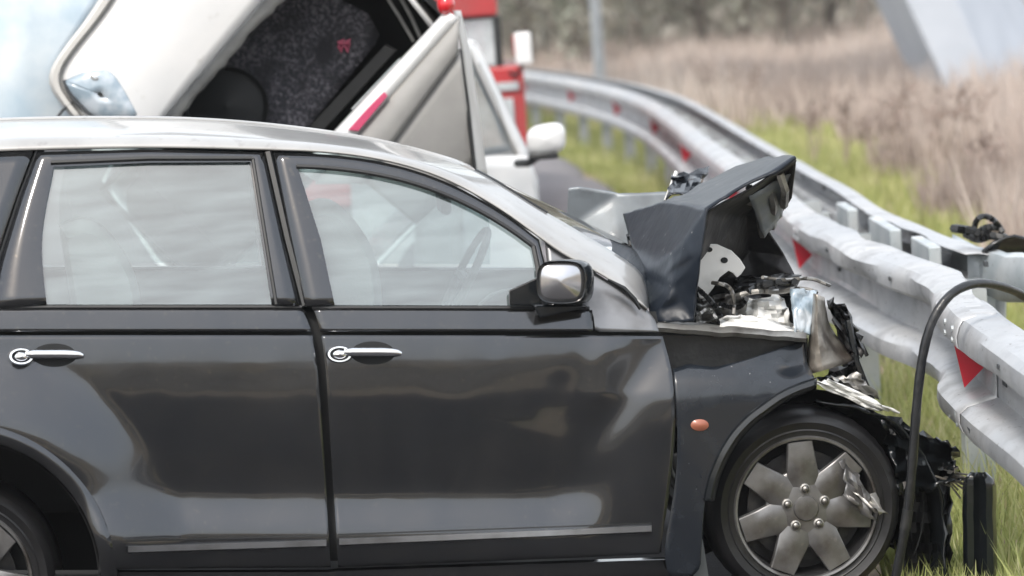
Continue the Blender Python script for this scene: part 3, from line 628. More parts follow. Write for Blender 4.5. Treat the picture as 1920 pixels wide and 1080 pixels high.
for k in range(9):
    x, y = 1750 + 45 * hsh(k, 1, 3), 870 + 40 * hsh(k, 2, 3); MB().tube([CAR.P(x, y, .12), CAR.P(x + 25, y + 8, .09), CAR.P(x + 40 + 20 * hsh(k, 4, 2), y + 12 + 20 * hsh(k, 3, 3), .1)], .0035, 5).build('wire', 'cream_foam' if k % 2 else 'bare_metal', car)
# interior
def seat(cx, d0, d1, y0=365, name='seat'):
    m = MB(); G = []
    prof = [(cx - 30, y0 + 20, .8), (cx + 20, y0, .55), (cx + 62, y0 + 30, .75), (cx + 105, y0 + 90, .95), (cx + 125, y0 + 150, 1), (cx + 130, y0 + 320, 1), (cx + 20, y0 + 330, 1), (cx - 10, y0 + 150, 1)]
    P_ = smooth_line(prof + [prof[0]], 40)
    for d, k in ((d0, .8), (d0 + .05, .97), ((d0 + d1) / 2, 1), (d1 - .05, .97), (d1, .8)):
        c = P_[:, :2].mean(0); G.append([CAR.P(*(c + (p[:2] - c) * k), d) for p in P_])
    m.grid(G).add([CAR.P(*(P_[:, :2].mean(0) + (p[:2] - P_[:, :2].mean(0)) * .8), d0) for p in P_], [tuple(range(len(P_)))])
    m.build(name, 'interior', car)
seat(590, .28, .72); seat(590, .9, 1.34); seat(140, .25, 1.35, 400, 'rear_seat')
dash = MB(); G = []
for x, y in smooth_line([(880, 640), (895, 570), (930, 545), (1010, 540), (1120, 548), (1190, 560)], 16): G.append([CAR.P(x, y, d) for d in np.linspace(.1, 1.45, 10)])
dash.grid(G).build('dashboard', 'interior_dark', car, solid=.01)
st = MB(); c0 = CAR.P(870, 520, 1.12); ax = np.array([-CAR.t[0] * .45, -CAR.t[1] * .45, .9]); ax = ax / np.linalg.norm(ax)
ax = CAR.t * -.85 + np.array([0, 0, .5]); ax /= np.linalg.norm(ax); e1 = CAR.n; e2 = np.cross(ax, e1)
st.tube([c0 + .18 * (e1 * math.cos(a) + e2 * math.sin(a)) for a in np.linspace(0, 2 * math.pi, 36)], .014, 8); st.tube([c0 - e1 * .17, c0, c0 + e1 * .17], .018, 6); st.build('steering_wheel', 'interior_dark', car)
MB().box(CAR.P(832, 380, .80), (.035, .2, .07), (CAR.t, CAR.n, (0, 0, 1))).build('rear_view_mirror', 'interior_dark', car, bevel=.015)
MB().grid([[CAR.P(x, 960, d) for d in (.1, 1.4)] for x in (-100, 500, 900)]).build('cabin_floor', 'interior_dark', car)

# ------------------------------------------------------------------ guardrail (double-sided)
rail = empty('guardrail', (RX + .18, 8, 0), 'double sided galvanised steel guardrail with red reflectors curving along the road', 'guardrail')
PROF = [(.012, .004), (0, 0), (-.035, .0), (-.072, -.01), (-.088, -.03), (-.092, -.06), (-.088, -.092), (-.07, -.112), (-.03, -.122), (-.002, -.13), (.004, -.15), (.004, -.2), (.004, -.245), (-.002, -.262), (-.04, -.272), (-.074, -.285), (-.09, -.305), (-.092, -.335), (-.086, -.365), (-.06, -.384), (-.02, -.392), (0, -.4)]
PROF = [(x * 1.3 if x < -.03 else x, z) for x, z in PROF]
ZT = .86
def rpt(Y, xo, zo, side, dx=0):
    x = rail_x(Y); h = .05; tx = (rail_x(Y + h) - rail_x(Y - h)) / (2 * h); nn = math.hypot(1, tx)
    x0, y0 = x + (.23 if side else 0) / nn, Y - (.23 if side else 0) * tx / nn
    if side: xo = -xo
    dz = .016 * math.sin(Y * 2.3) * math.exp(-((Y - 2) / 4) ** 2)
    return np.array([x0 + xo / nn + dx, y0 - xo * tx / nn, ZT + zo + dz])
def beam(y0, y1, side, lap, nseg):
    G = []
    for i, Y in enumerate(np.linspace(y0, y1, nseg)):
        row = []
        for k, (xo, zo) in enumerate(PROF):
            dn = .02 * (vnoise(Y * 3, k * .5, 11) - .5) * math.exp(-((Y - 2.2) / 2.4) ** 2) * 2
            row.append(rpt(Y, xo - (lap if side == 0 else lap) + dn, zo, side))
        G.append(row)
    return MB().grid(G).build('beam', 'steel', rail, solid=.005, angle=30)
edges = [-3.8, .35, 4.3, 8.3, 12.3, 16.3, 20.3, 24.3, 28.3, 32.3, 36.3, 40.3]
for i, (a, b) in enumerate(zip(edges[:-1], edges[1:])):
    beam(a - .16, b + .16, 0, .007 * (i % 2), 44 if i < 3 else 20)
eb_ = [2.3, 4.3] + edges[3:]
for i, (a, b) in enumerate(zip(eb_[:-1], eb_[1:])): beam(a - (.0 if i == 0 else .16), b + .16, 1, .007 * (i % 2), 30 if i < 3 else 20)
for k in range(20):               # posts and spacers
    Y = 1.95 + 2 * k
    if Y > 39: break
    a, b = rpt(Y, 0, 0, 0), rpt(Y, 0, 0, 1); c = (a + b) / 2
    bent = .0
    post = MB(); s_ = .055
    poly = [(-s_, -.05), (s_, -.05), (s_, -.043), (-s_ + .007, -.043), (-s_ + .007, .043), (s_, .043), (s_, .05), (-s_, .05)]
    post.prism([c + np.array([x, y, 0]) - np.array([0, 0, c[2] + .3]) for x, y in poly], (0, 0, c[2] + .3 - .06)); po = post.build('post', 'steel_dull', rail, smooth=False)
    if k < 8:
        MB().box((a + c) / 2 + np.array([-.005, 0, -.2]), (abs(c[0] - a[0]) - .045, .09, .16)).build('spacer', 'steel_dull', rail, smooth=False, bevel=.004)
        if Y > 3.2: MB().box((b + c) / 2 + np.array([.005, 0, -.2]), (abs(b[0] - c[0]) - .045, .09, .16)).build('spacer', 'steel_dull', rail, smooth=False, bevel=.004)
for k in range(9):                # red reflector plates in the valley
    Y = .42 + 4.2 * k
    if k == 1: Y = 4.75
    p = [rpt(Y, -.004, -.125, 0), rpt(Y, -.078, -.098, 0), rpt(Y, -.006, -.262, 0)]
    p = [rpt(Y, -.1, -.105, 0), rpt(Y, -.006, -.20, 0), rpt(Y, -.072, -.262, 0)]
    MB().prism(p, (0, .008, 0)).build('reflector', 'reflector_red', rail, smooth=False)
for k in range(30):               # bolts and slots along the near beams
    Y = -1.0 + .52 * k
    for zo, xo in ((-.065, -.119), (-.335, -.119), (-.2, .002)):
        if hsh(k, int(-zo * 100), 4) < .45: continue
        c = rpt(Y + .1 * hsh(k, 3, 9), xo - .004, zo + .01 * hsh(k, 7, 1), 0)
        MB().box(c, (.006, .07 if hsh(k, 5, 5) > .5 else .035, .014)).build('slot', 'slot_dark', rail, smooth=False)
    if k % 2 == 0:
        c = rpt(Y, -.002, -.02, 1); MB().box(c, (.012, .05, .02)).build('slot', 'slot_dark', rail, smooth=False)
for Yj in edges[1:5]:
    for dy in (-.08, .08):
        for zo, xo in ((-.045, -.116), (-.08, -.118), (-.32, -.119), (-.35, -.116), (-.17, .004), (-.22, .004)):
            c = rpt(Yj + dy, xo - .002, zo, 0); MB().tube([c + np.array([.008, 0, 0]), c - np.array([.008, 0, 0])], .01, 8).build('lap_bolt', 'steel_dull', rail)
# bent lower plates and broken back beam end
for i, px in enumerate(([(1600, 585), (1662, 545), (1672, 600), (1620, 648)], [(1700, 660), (1795, 705), (1812, 765), (1718, 738)])):
    pass
G = []
for i, t in enumerate(np.linspace(0, 1, 14)):
    x, y = 1786 + 190 * t, 446 + 40 * math.sin(t * 2.2) * (1 - .2 * t); Y = 2.9 - 1.5 * t
    G.append([at(x, y + k + 8 * vnoise(i * .7, k * .1, 2), Y + dy) for k, dy in ((-8, .14), (0, .0), (30, -.05), (58, -.02), (80, .04))])
MB().grid(G).build('broken_beam_end', 'steel_dull', rail, solid=.006, angle=25)
MB().grid([[at(x, y, 2.4 + .1 * hsh(i, j, 2)) for j, y in enumerate((478, 540, 600, 640))] for i, x in enumerate((1815, 1840, 1868, 1885))]).build('bent_spacer', 'steel_dull', rail, solid=.01, angle=20)

for Yb, L in ((2.75, .5), (3.6, .7), (4.9, .45)):
    c = rpt(Yb, 0, -.1, 1); MB().box(c + np.array([-.045, 0, .01]), (.05, L, .19)).build('bracket', 'steel_dull', rail, smooth=False, bevel=.006)
# debris lying on the broken rail
db = empty('plastic_debris', at(1840, 462, 2.5), 'tangle of broken black plastic on the torn guardrail end', 'debris')
for k, (pts, r) in enumerate(((((1788, 428), (1820, 432), (1850, 440), (1884, 446)), .018), (((1826, 430), (1832, 408), (1850, 404), (1868, 416), (1880, 436)), .012), (((1832, 436), (1850, 425), (1876, 428)), .014), (((1810, 440), (1835, 452), (1862, 440)), .014))):
    MB().tube([at(x, y, 2.45 + .06 * hsh(i, k, 2)) for i, (x, y) in enumerate(smooth_line(pts, 12))], r, 6).build('plastic_strip', 'black_plastic', db)
MB().grid([[at(x, y + 6 * hsh(i, j, 5), 2.35 + .2 * j / 3) for j, y in enumerate((472 - 30 * math.sin(i / 5 * 2.6), 468 - 26 * math.sin(i / 5 * 2.6), 480))] for i, x in enumerate((1842, 1862, 1884, 1902, 1924, 1950))]).build('plastic_sheet', 'gloss_black', db, solid=.012, angle=25)

# black hose looping over the rail
hpts = [(1700, 1205, -.15), (1672, 1120, -.17), (1690, 1030, -.19), (1704, 950, -.2), (1712, 850, -.2), (1720, 740, -.2), (1731, 655, -.2), (1750, 592, -.2), (1785, 546, -.18), (1830, 529, -.12), (1880, 536, -.02), (1925, 556, .1), (1980, 610, .2), (2030, 720, .25), (2060, 900, .25), (2075, 1180, .2)]
hs = smooth_line([CAR.P(*p) for p in hpts], 90, 2); hs[:, 2] = np.maximum(hs[:, 2], .03)
hose = empty('rescue_hose', (hs[0][0], hs[0][1], 0), 'thick black hose looping over the guardrail in front of the wheel', 'hose')
MB().tube(hs, .0145 + .0006 * np.sin(np.arange(90) * 1.7), 10).build('hose_tube', 'hose_rubber', hose)
for a, b in ((12, 15), (66, 69)): MB().tube(hs[a:b], .017, 12).build('coupling', 'black_plastic', hose)
# glossy black bumper strip standing by the wheel
bs = empty('bumper_strip', CAR.W(1.4, .05, 0), 'upright glossy black bumper strip standing between wheel and guardrail', 'bumper piece')
G = []
sec = [(-30, .1), (-29, .02), (-22, -.01), (-12, -.012), (-6, .012), (0, .016), (6, .0), (14, -.03), (24, -.03), (30, -.005), (31, .1)]
for k, y in enumerate(np.linspace(886, 1215, 26)):
    q_ = 1 - .55 * sstep(905, 884, y); G.append([CAR.P(1834 + x * q_ + (y - 892) * .012 + 2 * vnoise(k * .5, 2, 2), y, .04 + d * q_ + .01 * vnoise(k * .4, x * .05, 6)) for x, d in sec])
MB().grid(G).build('bumper_bar', 'gloss_black', bs, solid=.006, angle=50)
MB().grid([[CAR.P(x, y, .11 + .01 * hsh(i, j, 4)) for j, x in enumerate((1806, 1825, 1850, 1862))] for i, y in enumerate((905, 960, 1050, 1140, 1212))]).build('bumper_skin', 'torn_paint', bs, solid=.01, angle=25)

# ------------------------------------------------------------------ white hatchback lying tipped on its side behind
AY = 3.1
W0 = at(842, 38, AY); W1 = at(642, 250, AY); ex = (W0 - W1) / np.linalg.norm(W0 - W1); ey = np.array([0, 1., 0]); ez = np.cross(ex, ey); ez = ez if ez[2] > 0 else -ez
def A_(x, z, y): return W0 + ex * x + ez * z + ey * y
hb = empty('tipped_hatchback', np.array([A_(-1.3, -.6, 1.8)[0], AY + 1.8, 0]), 'white hatchback tipped on its side with its rear hatch open behind the dark car', 'car')
# hollow cargo bay
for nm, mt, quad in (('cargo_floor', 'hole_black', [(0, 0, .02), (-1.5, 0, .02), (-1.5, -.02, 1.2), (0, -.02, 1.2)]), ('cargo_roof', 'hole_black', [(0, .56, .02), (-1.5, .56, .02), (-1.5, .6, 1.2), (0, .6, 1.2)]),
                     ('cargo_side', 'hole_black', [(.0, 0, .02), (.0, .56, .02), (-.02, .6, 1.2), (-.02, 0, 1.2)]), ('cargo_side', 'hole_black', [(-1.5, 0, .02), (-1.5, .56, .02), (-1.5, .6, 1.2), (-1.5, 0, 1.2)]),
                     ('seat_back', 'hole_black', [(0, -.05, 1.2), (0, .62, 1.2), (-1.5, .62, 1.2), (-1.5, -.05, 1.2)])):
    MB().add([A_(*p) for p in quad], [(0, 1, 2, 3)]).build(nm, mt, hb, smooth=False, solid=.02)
# carpet liner seen inside
def apx(x, y, dy): return at(x, y, AY + dy)
cp_ = [(520, -40), (690, 20), (722, 60), (720, 95), (560, 260), (330, 262), (380, 170)]
MB().grid(coons([(470, 40), (545, -50), (690, 25)], [(690, 25), (714, 70), (560, 262)], [(320, 262), (560, 262)], [(470, 40), (395, 130), (320, 262)], 14, 14, lambda x, y: apx(x, y, .5 + .02 * vnoise(x / 50, y / 50, 1)))).build('carpet_panel', 'carpet', hb, solid=.02)
G = [[apx(425 + 78 * k * math.cos(a), 200 + 74 * k * math.sin(a), .40 + .04 * (k < .95) * k) for k in (1.02, 1, .9, .6, 0)] for a in np.linspace(0, 2 * math.pi, 40)]
MB().grid(G).build('speaker_cover', 'cover_black', hb)
for pts in (((742, -20), (770, 30), (792, 78)), ((716, -20), (748, 30), (776, 78))): MB().tube([apx(x, y, .35) for x, y in pts], .008, 6).build('hatch_strut', 'edge_grey', hb)
for pts in (((660, 205), (750, 110)),): MB().tube([apx(x, y, .05) for x, y in pts], .004, 5).build('sill_trim', 'steel_dull', hb)
MB().prism([apx(560, 260, .2), apx(722, 85, .2), (apx(742, 95, .2)), apx(590, 262, .2)], (0, .2, 0)).build('load_lip', 'hole_black', hb, smooth=False)
for k in range(4): 
    x, y = 632 + 12 * (k % 2), 78 + 8 * (k // 2); MB().prism([apx(x, y, .47), apx(x + 14, y - 6, .47), apx(x + 8, y + 14, .47)], (0, .01, 0)).build('red_tag', 'reflector_pink', hb, smooth=False)
# sill, bumper
def band(pts_a, pts_b, name, mt, dy0, dy1, n=24, par=hb, bow=.02):
    A, B = resamp(pts_a, n), resamp(pts_b, n); G = []
    for p, q_ in zip(A, B): G.append([apx(*(p * (1 - t) + q_ * t), dy0 + (dy1 - dy0) * t - bow * math.sin(math.pi * t)) for t in np.linspace(0, 1, 7)])
    return MB().grid(G).build(name, mt, par, solid=.01)
band([(838, 20), (560, 320)], [(860, 34), (592, 340)], 'bumper_edge', 'white_paint', -.03, -.05, bow=.03)
band([(862, 30), (590, 345)], [(858, 100), (680, 345)], 'bumper', 'grey_bumper', -.05, -.06)
band([(862, 92), (676, 335)], [(890, 320), (780, 420)], 'bumper_skirt', 'grey_bumper', -.045, .04)
MB().tube([apx(x, y, -.065) for x, y in ((852, 98), (770, 200), (700, 290))], .004, 5).build('bumper_seam', 'edge_grey', hb)
MB().tube([apx(x, y, -.02) for x, y in ((861, 92), (876, 190), (890, 320))], .009, 6).build('arch_gap', 'seal', hb)
band([(852, 20), (868, 100), (893, 330)], [(862, 20), (884, 120), (912, 330)], 'rear_quarter', 'white_dirty', .0, .3)
MB().prism([apx(720, 172, -.085), apx(727, 180, -.085), apx(672, 246, -.085), apx(652, 244, -.085), apx(688, 204, -.085)], (0, .03, 0)).build('rear_reflector', 'reflector_pink', hb, smooth=False, bevel=.003)
G = [[apx(836 + 17 * k * math.cos(a), 8 + 21 * k * math.sin(a), -.04 - .05 * math.sqrt(max(0, 1 - k * k))) for k in (1, .9, .6, .3, 0)] for a in np.linspace(0, 2 * math.pi, 24)]
MB().grid(G).build('tail_light', 'tail_red', hb)
# roof edge and open hatch
ragged = [[apx(*(np.array(p) * (1 - t) + np.array(q_) * t + (np.array([6, 4]) * (hsh(i, 1, 3) - .5) if t == 1 else 0)), -.01 + .03 * t) for t in (0, .5, 1)] for i, (p, q_) in enumerate(zip(resamp([(520, -30), (310, 222), (240, 300)], 30), resamp([(562, -30), (470, 60), (352, 200), (290, 300)], 30)))]
MB().grid(ragged).build('roof_edge', 'edge_grey', hb, solid=.015, angle=30)
G = []
hA, hB = smooth_line([(236, -40), (190, 30), (140, 90), (113, 130), (112, 160), (135, 195), (160, 225), (180, 300)], 30), resamp([(524, -40), (310, 215), (236, 305)], 30)
for p, q_ in zip(hA, hB): G.append([apx(*(p * (1 - t) + q_ * t), -.04 - .03 * math.sin(math.pi * t) + .0 * t) for t in np.linspace(0, 1, 12)])
hatch = MB().grid(G).build('hatch', 'white_paint', hb, solid=.02)
G = []
for i, p in enumerate(hA[:24]):
    G.append([apx(p[0] + k * (1 - .4 * i / 24), p[1] - k * .1, d) for k, d in ((2, -.045), (-6, -.075), (-18, -.075), (-26, -.05), (-28, .02))])
MB().grid(G).build('hatch_lip', 'white_dirty', hatch, solid=.004)
MB().tube([apx(p[0] + 3, p[1], -.052) for p in hA[:24]], .0055, 6).build('hatch_seam', 'edge_grey', hatch)
MB().grid(coons([(-120, -60), (230, -60)], [(230, -60), (120, 100), (108, 160), (150, 230)], [(-200, 320), (180, 320)], [(-120, -60), (-170, 150), (-200, 320)], 14, 16, lambda x, y: apx(x, y, .06 + .0006 * abs(x - 40) - .03 * math.sin(max(0, (y + 60) / 380) * 3.14)))).build('hatch_window', 'sky_tone_glass', hatch, solid=.006)
MB().grid(coons([(-160, -80), (240, -80)], [(240, -80), (120, 100), (108, 160), (150, 260)], [(-240, 340), (180, 340)], [(-160, -80), (-200, 150), (-240, 340)], 6, 6, lambda x, y: apx(x, y, .16))).build('hatch_panel', 'white_paint', hatch, solid=.02)
lobe = smooth_line([(120, 152), (150, 138), (188, 127), (212, 136), (232, 165), (248, 195), (262, 225), (180, 225), (150, 195), (128, 170), (120, 152)], 40)
lc = lobe.mean(0); G = [[apx(*(lc + (p - lc) * k), -.075 - .03 * math.sqrt(max(0, 1 - k * k))) for k in (1, .9, .7, .4, .1)] for p in lobe]
lamp = MB().grid(G).build('lamp_housing', 'lamp_lens', hatch, solid=.004)
MB().tube([apx(p[0], p[1], -.078) for p in smooth_line([(120, 150), (128, 175), (150, 200), (185, 226)], 14)], .008, 6).build('lamp_gasket', 'slot_dark', lamp)
MB().tube([apx(p[0], p[1], -.07) for p in smooth_line([(105, 225), (118, 205), (135, 192)], 8)], .007, 6).build('lamp_gasket', 'slot_dark', lamp)
MB().tube([apx(p[0], p[1], -.1) for p in smooth_line([(170, 140), (176, 150), (184, 146)], 8)], .006, 6).build('lamp_clip', 'edge_grey', lamp)
# body shell of the tipped car going away from us, and wheels on the low side
shell = MB(); G = []
ring = [(-.06, -.05), (-.02, .2), (-.06, .58), (-.3, .66), (-1.2, .66), (-1.48, .58), (-1.58, .2), (-1.55, -.3), (-1.4, -.48), (-.55, -.48), (-.3, -.36), (-.06, -.05)]
for y, k in ((.04, .97), (.5, 1), (1.6, 1.02), (2.3, 1), (2.9, .85), (3.5, .72)): G.append([A_(-.75 + (x + .75) * k, z * (1 if z < 0 else (1 if y < 2.4 else .55)), y) for x, z in ring])
shell.grid(G).build('body_shell', 'white_paint', hb, solid=.02)
for x, y in ((-1.42, .55), (-1.42, 2.9)):
    G = [[A_(x + d, -.5 + r * math.cos(a), y + r * math.sin(a)) for r, d in ((.05, -.09), (.2, -.09), (.29, -.09), (.31, -.05), (.31, .05), (.29, .09), (.05, .09))] for a in np.linspace(0, 2 * math.pi, 36)]
    MB().grid(G).build('wheel', 'rubber', hb)

# ------------------------------------------------------------------ white van standing behind
VP = Plane(R(42), (at(890, 300, 7.2)[0], 7.2, 0))
van = empty('white_van', VP.W(0, .9, 0), 'white van with torn nose and large wing mirror beside the red fire engine', 'van')
def vp(x, y, d=0): return VP.P(x, y, d)
out = smooth_line([(700, 60), (840, 66), (872, 78), (890, 92), (915, 150), (945, 220), (975, 275), (996, 315), (1008, 345), (1012, 400), (1010, 520)], 50)
inn = resamp([(700, 420), (840, 430), (900, 440), (1000, 520)], 50)
win_out = [(872, 125), (900, 130), (912, 150), (958, 285), (895, 297), (885, 260)]
outer = [(700, 62)] ; 
G = []
for p in smooth_line([(852, 70), (874, 80), (890, 96), (905, 128), (930, 180), (955, 235), (985, 295)], 24):   # windscreen pillar strip
    G.append([vp(p[0] + k, p[1] - k * .1, d) for k, d in ((10, .22), (6, .05), (0, .0), (-7, .0), (-12, .01))])
MB().grid(G).build('windscreen_pillar', 'white_paint', van, solid=.01)
MB().grid(coons([(866, 296), (985, 290)], [(985, 290), (1006, 330), (1012, 420), (1012, 620)], [(866, 620), (1012, 620)], [(866, 296), (866, 620)], 14, 12, lambda x, y: vp(x, y, -.02 + .02 * vnoise(x / 30, y / 30, 3)))).build('front_door', 'white_paint', van, solid=.02)
MB().grid(coons([(862, 100), (900, 112)], [(900, 112), (934, 185), (972, 290)], [(880, 300), (972, 290)], [(862, 100), (872, 200), (880, 300)], 10, 10, lambda x, y: vp(x, y, .03))).build('door_window', 'sky_glass', van, solid=.006)
MB().tube([vp(x, y, .0) for x, y in ((896, 118), (928, 186), (963, 286), (888, 298))], .008, 6).build('window_seal', 'edge_grey', van)
MB().grid(coons([(780, 64), (862, 74)], [(862, 74), (866, 300), (868, 620)], [(780, 620), (868, 620)], [(780, 64), (780, 620)], 10, 6, lambda x, y: vp(x, y, .0))).build('door_pillar', 'white_dirty', van, solid=.02)
MB().tube([vp(x, y, .12) for x, y in smooth_line([(868, 86), (884, 76), (897, 92), (906, 122)], 14)], .014, 8).build('roof_rail', 'white_paint', van)
G = []                         # roof, windscreen and nose across the van's width
prof = [(-1.6, 1.78), (-.4, 1.75), (0, 1.68)]
pu = [VP.loc(*p, .1) for p in ((780, 64), (866, 74), (890, 92), (985, 293), (1004, 330), (1008, 420), (1008, 620))]
for u, z in pu: G.append([VP.W(u, d, z) for d in (.12, .5, 1.0, 1.5, 1.75)])
MB().grid(G[:3]).build('roof', 'white_paint', van, solid=.02); MB().grid(G[2:4]).build('windscreen', 'van_glass', van, solid=.006); MB().grid(G[3:]).build('nose', 'white_paint', van, solid=.02)
for u in (pu[0][0] + .1, pu[4][0] - .35):
    G = [[VP.W(u + r * math.cos(a), d, .34 + r * math.sin(a)) for r, d in ((.05, .0), (.2, .0), (.32, .02), (.34, .06), (.34, .18), (.3, .2))] for a in np.linspace(0, 2 * math.pi, 32)]
    MB().grid(G).build('wheel', 'rubber', van)
    MB().grid([[p + VP.n * 1.5 for p in row] for row in G]).build('wheel', 'rubber', van)
mirr = MB(); G = []
mc2 = at(1024, 262, 6.6); 
for a in np.linspace(0, 2 * math.pi, 32):
    ca, sa = math.cos(a), math.sin(a); e = (abs(ca) ** 3.2 + abs(sa) ** 3.2) ** (-1 / 3.2); sx = .104 * e * ca; sz = .082 * e * sa + .012 * ca
    G.append([mc2 + np.array([sx * k, dy, sz * k]) for k, dy in ((0, -.07), (.5, -.065), (.85, -.045), (1, -.01), (1, .04), (.9, .06), (0, .062))])
mo = mirr.grid(G).build('wing_mirror', 'white_paint', van)
MB().box(mc2 + np.array([-.02, 0, -.085]), (.16, .09, .035)).build('mirror_underside', 'black_plastic', mo, bevel=.012)
MB().tube([mc2 + np.array([-.04, 0, -.08]), mc2 + np.array([-.1, .06, -.12]), mc2 + np.array([-.16, .25, -.13])], .022, 8).build('mirror_arm', 'black_plastic', mo)

# ------------------------------------------------------------------ red fire engine farther back
FY = 13.0
ft = empty('fire_engine', np.array([at(930, 300, FY)[0] - 1.1, FY + 1.5, 0]), 'red fire engine with white square mirror parked behind the white van', 'fire engine')
xr = at(985, 262, FY)[0] + .02; zq = at(930, 95, FY)[2]
def fbox(x0, x1, y0, y1, z0, z1, nm, mt, par=ft, bev=.02): return MB().box(((x0 + x1) / 2, (y0 + y1) / 2, (z0 + z1) / 2), (x1 - x0, y1 - y0, z1 - z0)).build(nm, mt, par, smooth=False, bevel=bev)
x930 = at(930, 60, FY)[0]
fbox(xr - 2.3, xr, FY, FY + 1.9, .55, zq - .12, 'cab_body', 'truck_red')
fbox(xr - 2.25, x930 + .02, FY + .05, FY + 1.9, zq + .26, zq + .65, 'cab_roof', 'truck_red')
for x in (x930 + .01, xr - 1.2, xr - 2.2): fbox(x - .03, x + .03, FY + .04, FY + .1, zq - .12, zq + .26, 'windscreen_pillar', 'black_plastic', bev=.005)
MB().add([(xr - 2.2, FY + .08, zq - .12), (x930, FY + .08, zq - .12), (x930 - .02, FY + .14, zq + .26), (xr - 2.2, FY + .14, zq + .26)], [(0, 1, 2, 3)]).build('windscreen', 'van_glass', ft, smooth=False)
MB().tube([(xr - 2.2, FY + .06, zq - .12), (x930, FY + .06, zq - .12), (x930 - .02, FY + .12, zq + .26), (xr - 2.2, FY + .12, zq + .26)], .02, 6).build('windscreen_seal', 'seal', ft)
MB().add([(x930 + .04, FY + .1, zq - .12), (x930 + .04, FY + 1.8, zq - .12), (x930 + .02, FY + 1.8, zq + .26), (x930 + .02, FY + .12, zq + .26)], [(0, 1, 2, 3)]).build('side_window', 'van_glass', ft, smooth=False)
fbox(xr - 2.3, xr - .04, FY - .03, FY - .005, zq - .30, zq - .24, 'grille_band', 'steel_dull', bev=.004)
for dx in (.5,): fbox(xr - dx - .1, xr - dx, FY - .05, FY - .01, zq - .6, zq - .48, 'front_lamp', 'lamp_lens', bev=.01); 
fbox(xr - .24, xr - .16, FY - .06, FY - .02, zq - .5 + .06, zq - .36, 'indicator_lamp', 'hole_black', bev=.01)
fbox(xr - .26, xr - .09, FY - .035, FY - .006, .8, zq - .36, 'lamp_panel', 'steel_dull', bev=.005)
for dz in (.45, .58, .7): MB().tube([(xr - .17, FY - .03, zq - dz), (xr - .17, FY - .06, zq - dz)], .035, 12).build('front_lamp', 'tail_red' if dz > .5 else 'hole_black', ft)
fbox(xr - 2.35, xr + .02, FY - .12, FY + .02, .45, .75, 'bumper', 'truck_red')
fbox(xr - 2.3, x930 - .12, FY + 2.0, FY + 6, .6, 2.6, 'rear_body', 'truck_red')
for y in (FY + 1, FY + 4.6):
    for x in (xr - .22, xr - 2.1):
        G = [[(x + d, y + r * math.cos(a), .45 + r * math.sin(a)) for r, d in ((.05, -.12), (.3, -.12), (.43, -.12), (.45, -.08), (.45, .08), (.43, .12), (.05, .12))] for a in np.linspace(0, 2 * math.pi, 32)]
        MB().grid(G).build('wheel', 'rubber', ft)
mp = at(981, 91, FY - .2); fm = MB().box(mp, (.125, .07, .24)).build('wing_mirror', 'white_paint', ft, smooth=False, bevel=.02)
MB().box(mp + np.array([-.06, .02, .03]), (.03, .06, .15)).build('mirror_back', 'truck_red', fm, smooth=False, bevel=.006)
MB().tube([mp + np.array([-.02, .0, -.12]), mp + np.array([-.06, .1, -.2]), (x930 + .04, FY + .1, zq - .15)], .014, 6).build('mirror_arm', 'black_plastic', fm)

# ------------------------------------------------------------------ lamp post, bridge pier
b0 = at(1124, 130, 34); lp = empty('lamp_post', (b0[0], 34, 0), 'slim grey lamp post standing behind the far guardrail bend', 'lamp post')
MB().tube([(b0[0], 34, -.1), (b0[0], 34, 3), (b0[0], 34, 8)], [.085, .075, .05], 12).build('pole', 'galv_pole', lp)
MB().tube([(b0[0], 34, -.05), (b0[0], 34, .5)], .11, 12).build('base_sleeve', 'galv_pole', lp)
MB().tube([(b0[0], 34, 7.95), (b0[0] - .5, 34, 8.3), (b0[0] - 1.4, 34, 8.4)], .035, 8).build('arm', 'galv_pole', lp)
MB().box((b0[0] - 1.7, 34, 8.4), (.7, .25, .12)).build('lamp_head', 'galv_pole', lp, bevel=.03)
BY = 28
bp0, bp1 = at(1768, 150, BY), at(1698, 0, BY); br0 = at(1862, 150, BY); br1 = at(1788, 0, BY); dirv = (bp1 - bp0) / (bp1[2] - bp0[2])
pier = empty('bridge_pier', (bp0[0] + 1, BY, 0), 'pale concrete bridge pier leaning above the dry brush', 'pier')
fa = [bp0 + dirv * k for k in (-bp0[2] - .5, 9 - bp0[2])]; fb = [br0 + dirv * k + np.array([0, 1.2, 0]) * 0 for k in (-br0[2] - .5, 9 - br0[2])]
back = np.array([1.25, 2.4, 0])
m = MB().add([fa[0], fb[0], fb[0] + back, fa[0] + np.array([0, 3, 0]), fa[1], fb[1], fb[1] + back, fa[1] + np.array([0, 3, 0])], [(0, 1, 5, 4), (1, 2, 6, 5), (2, 3, 7, 6), (3, 0, 4, 7), (4, 5, 6, 7)])
m.build('pier_leg', 'concrete', pier, smooth=False, bevel=.03)
MB().box((fa[1][0] + .8, BY + 1.6, 9.5), (14, 7, 1.2)).build('bridge_deck', 'concrete', pier, smooth=False, bevel=.04)

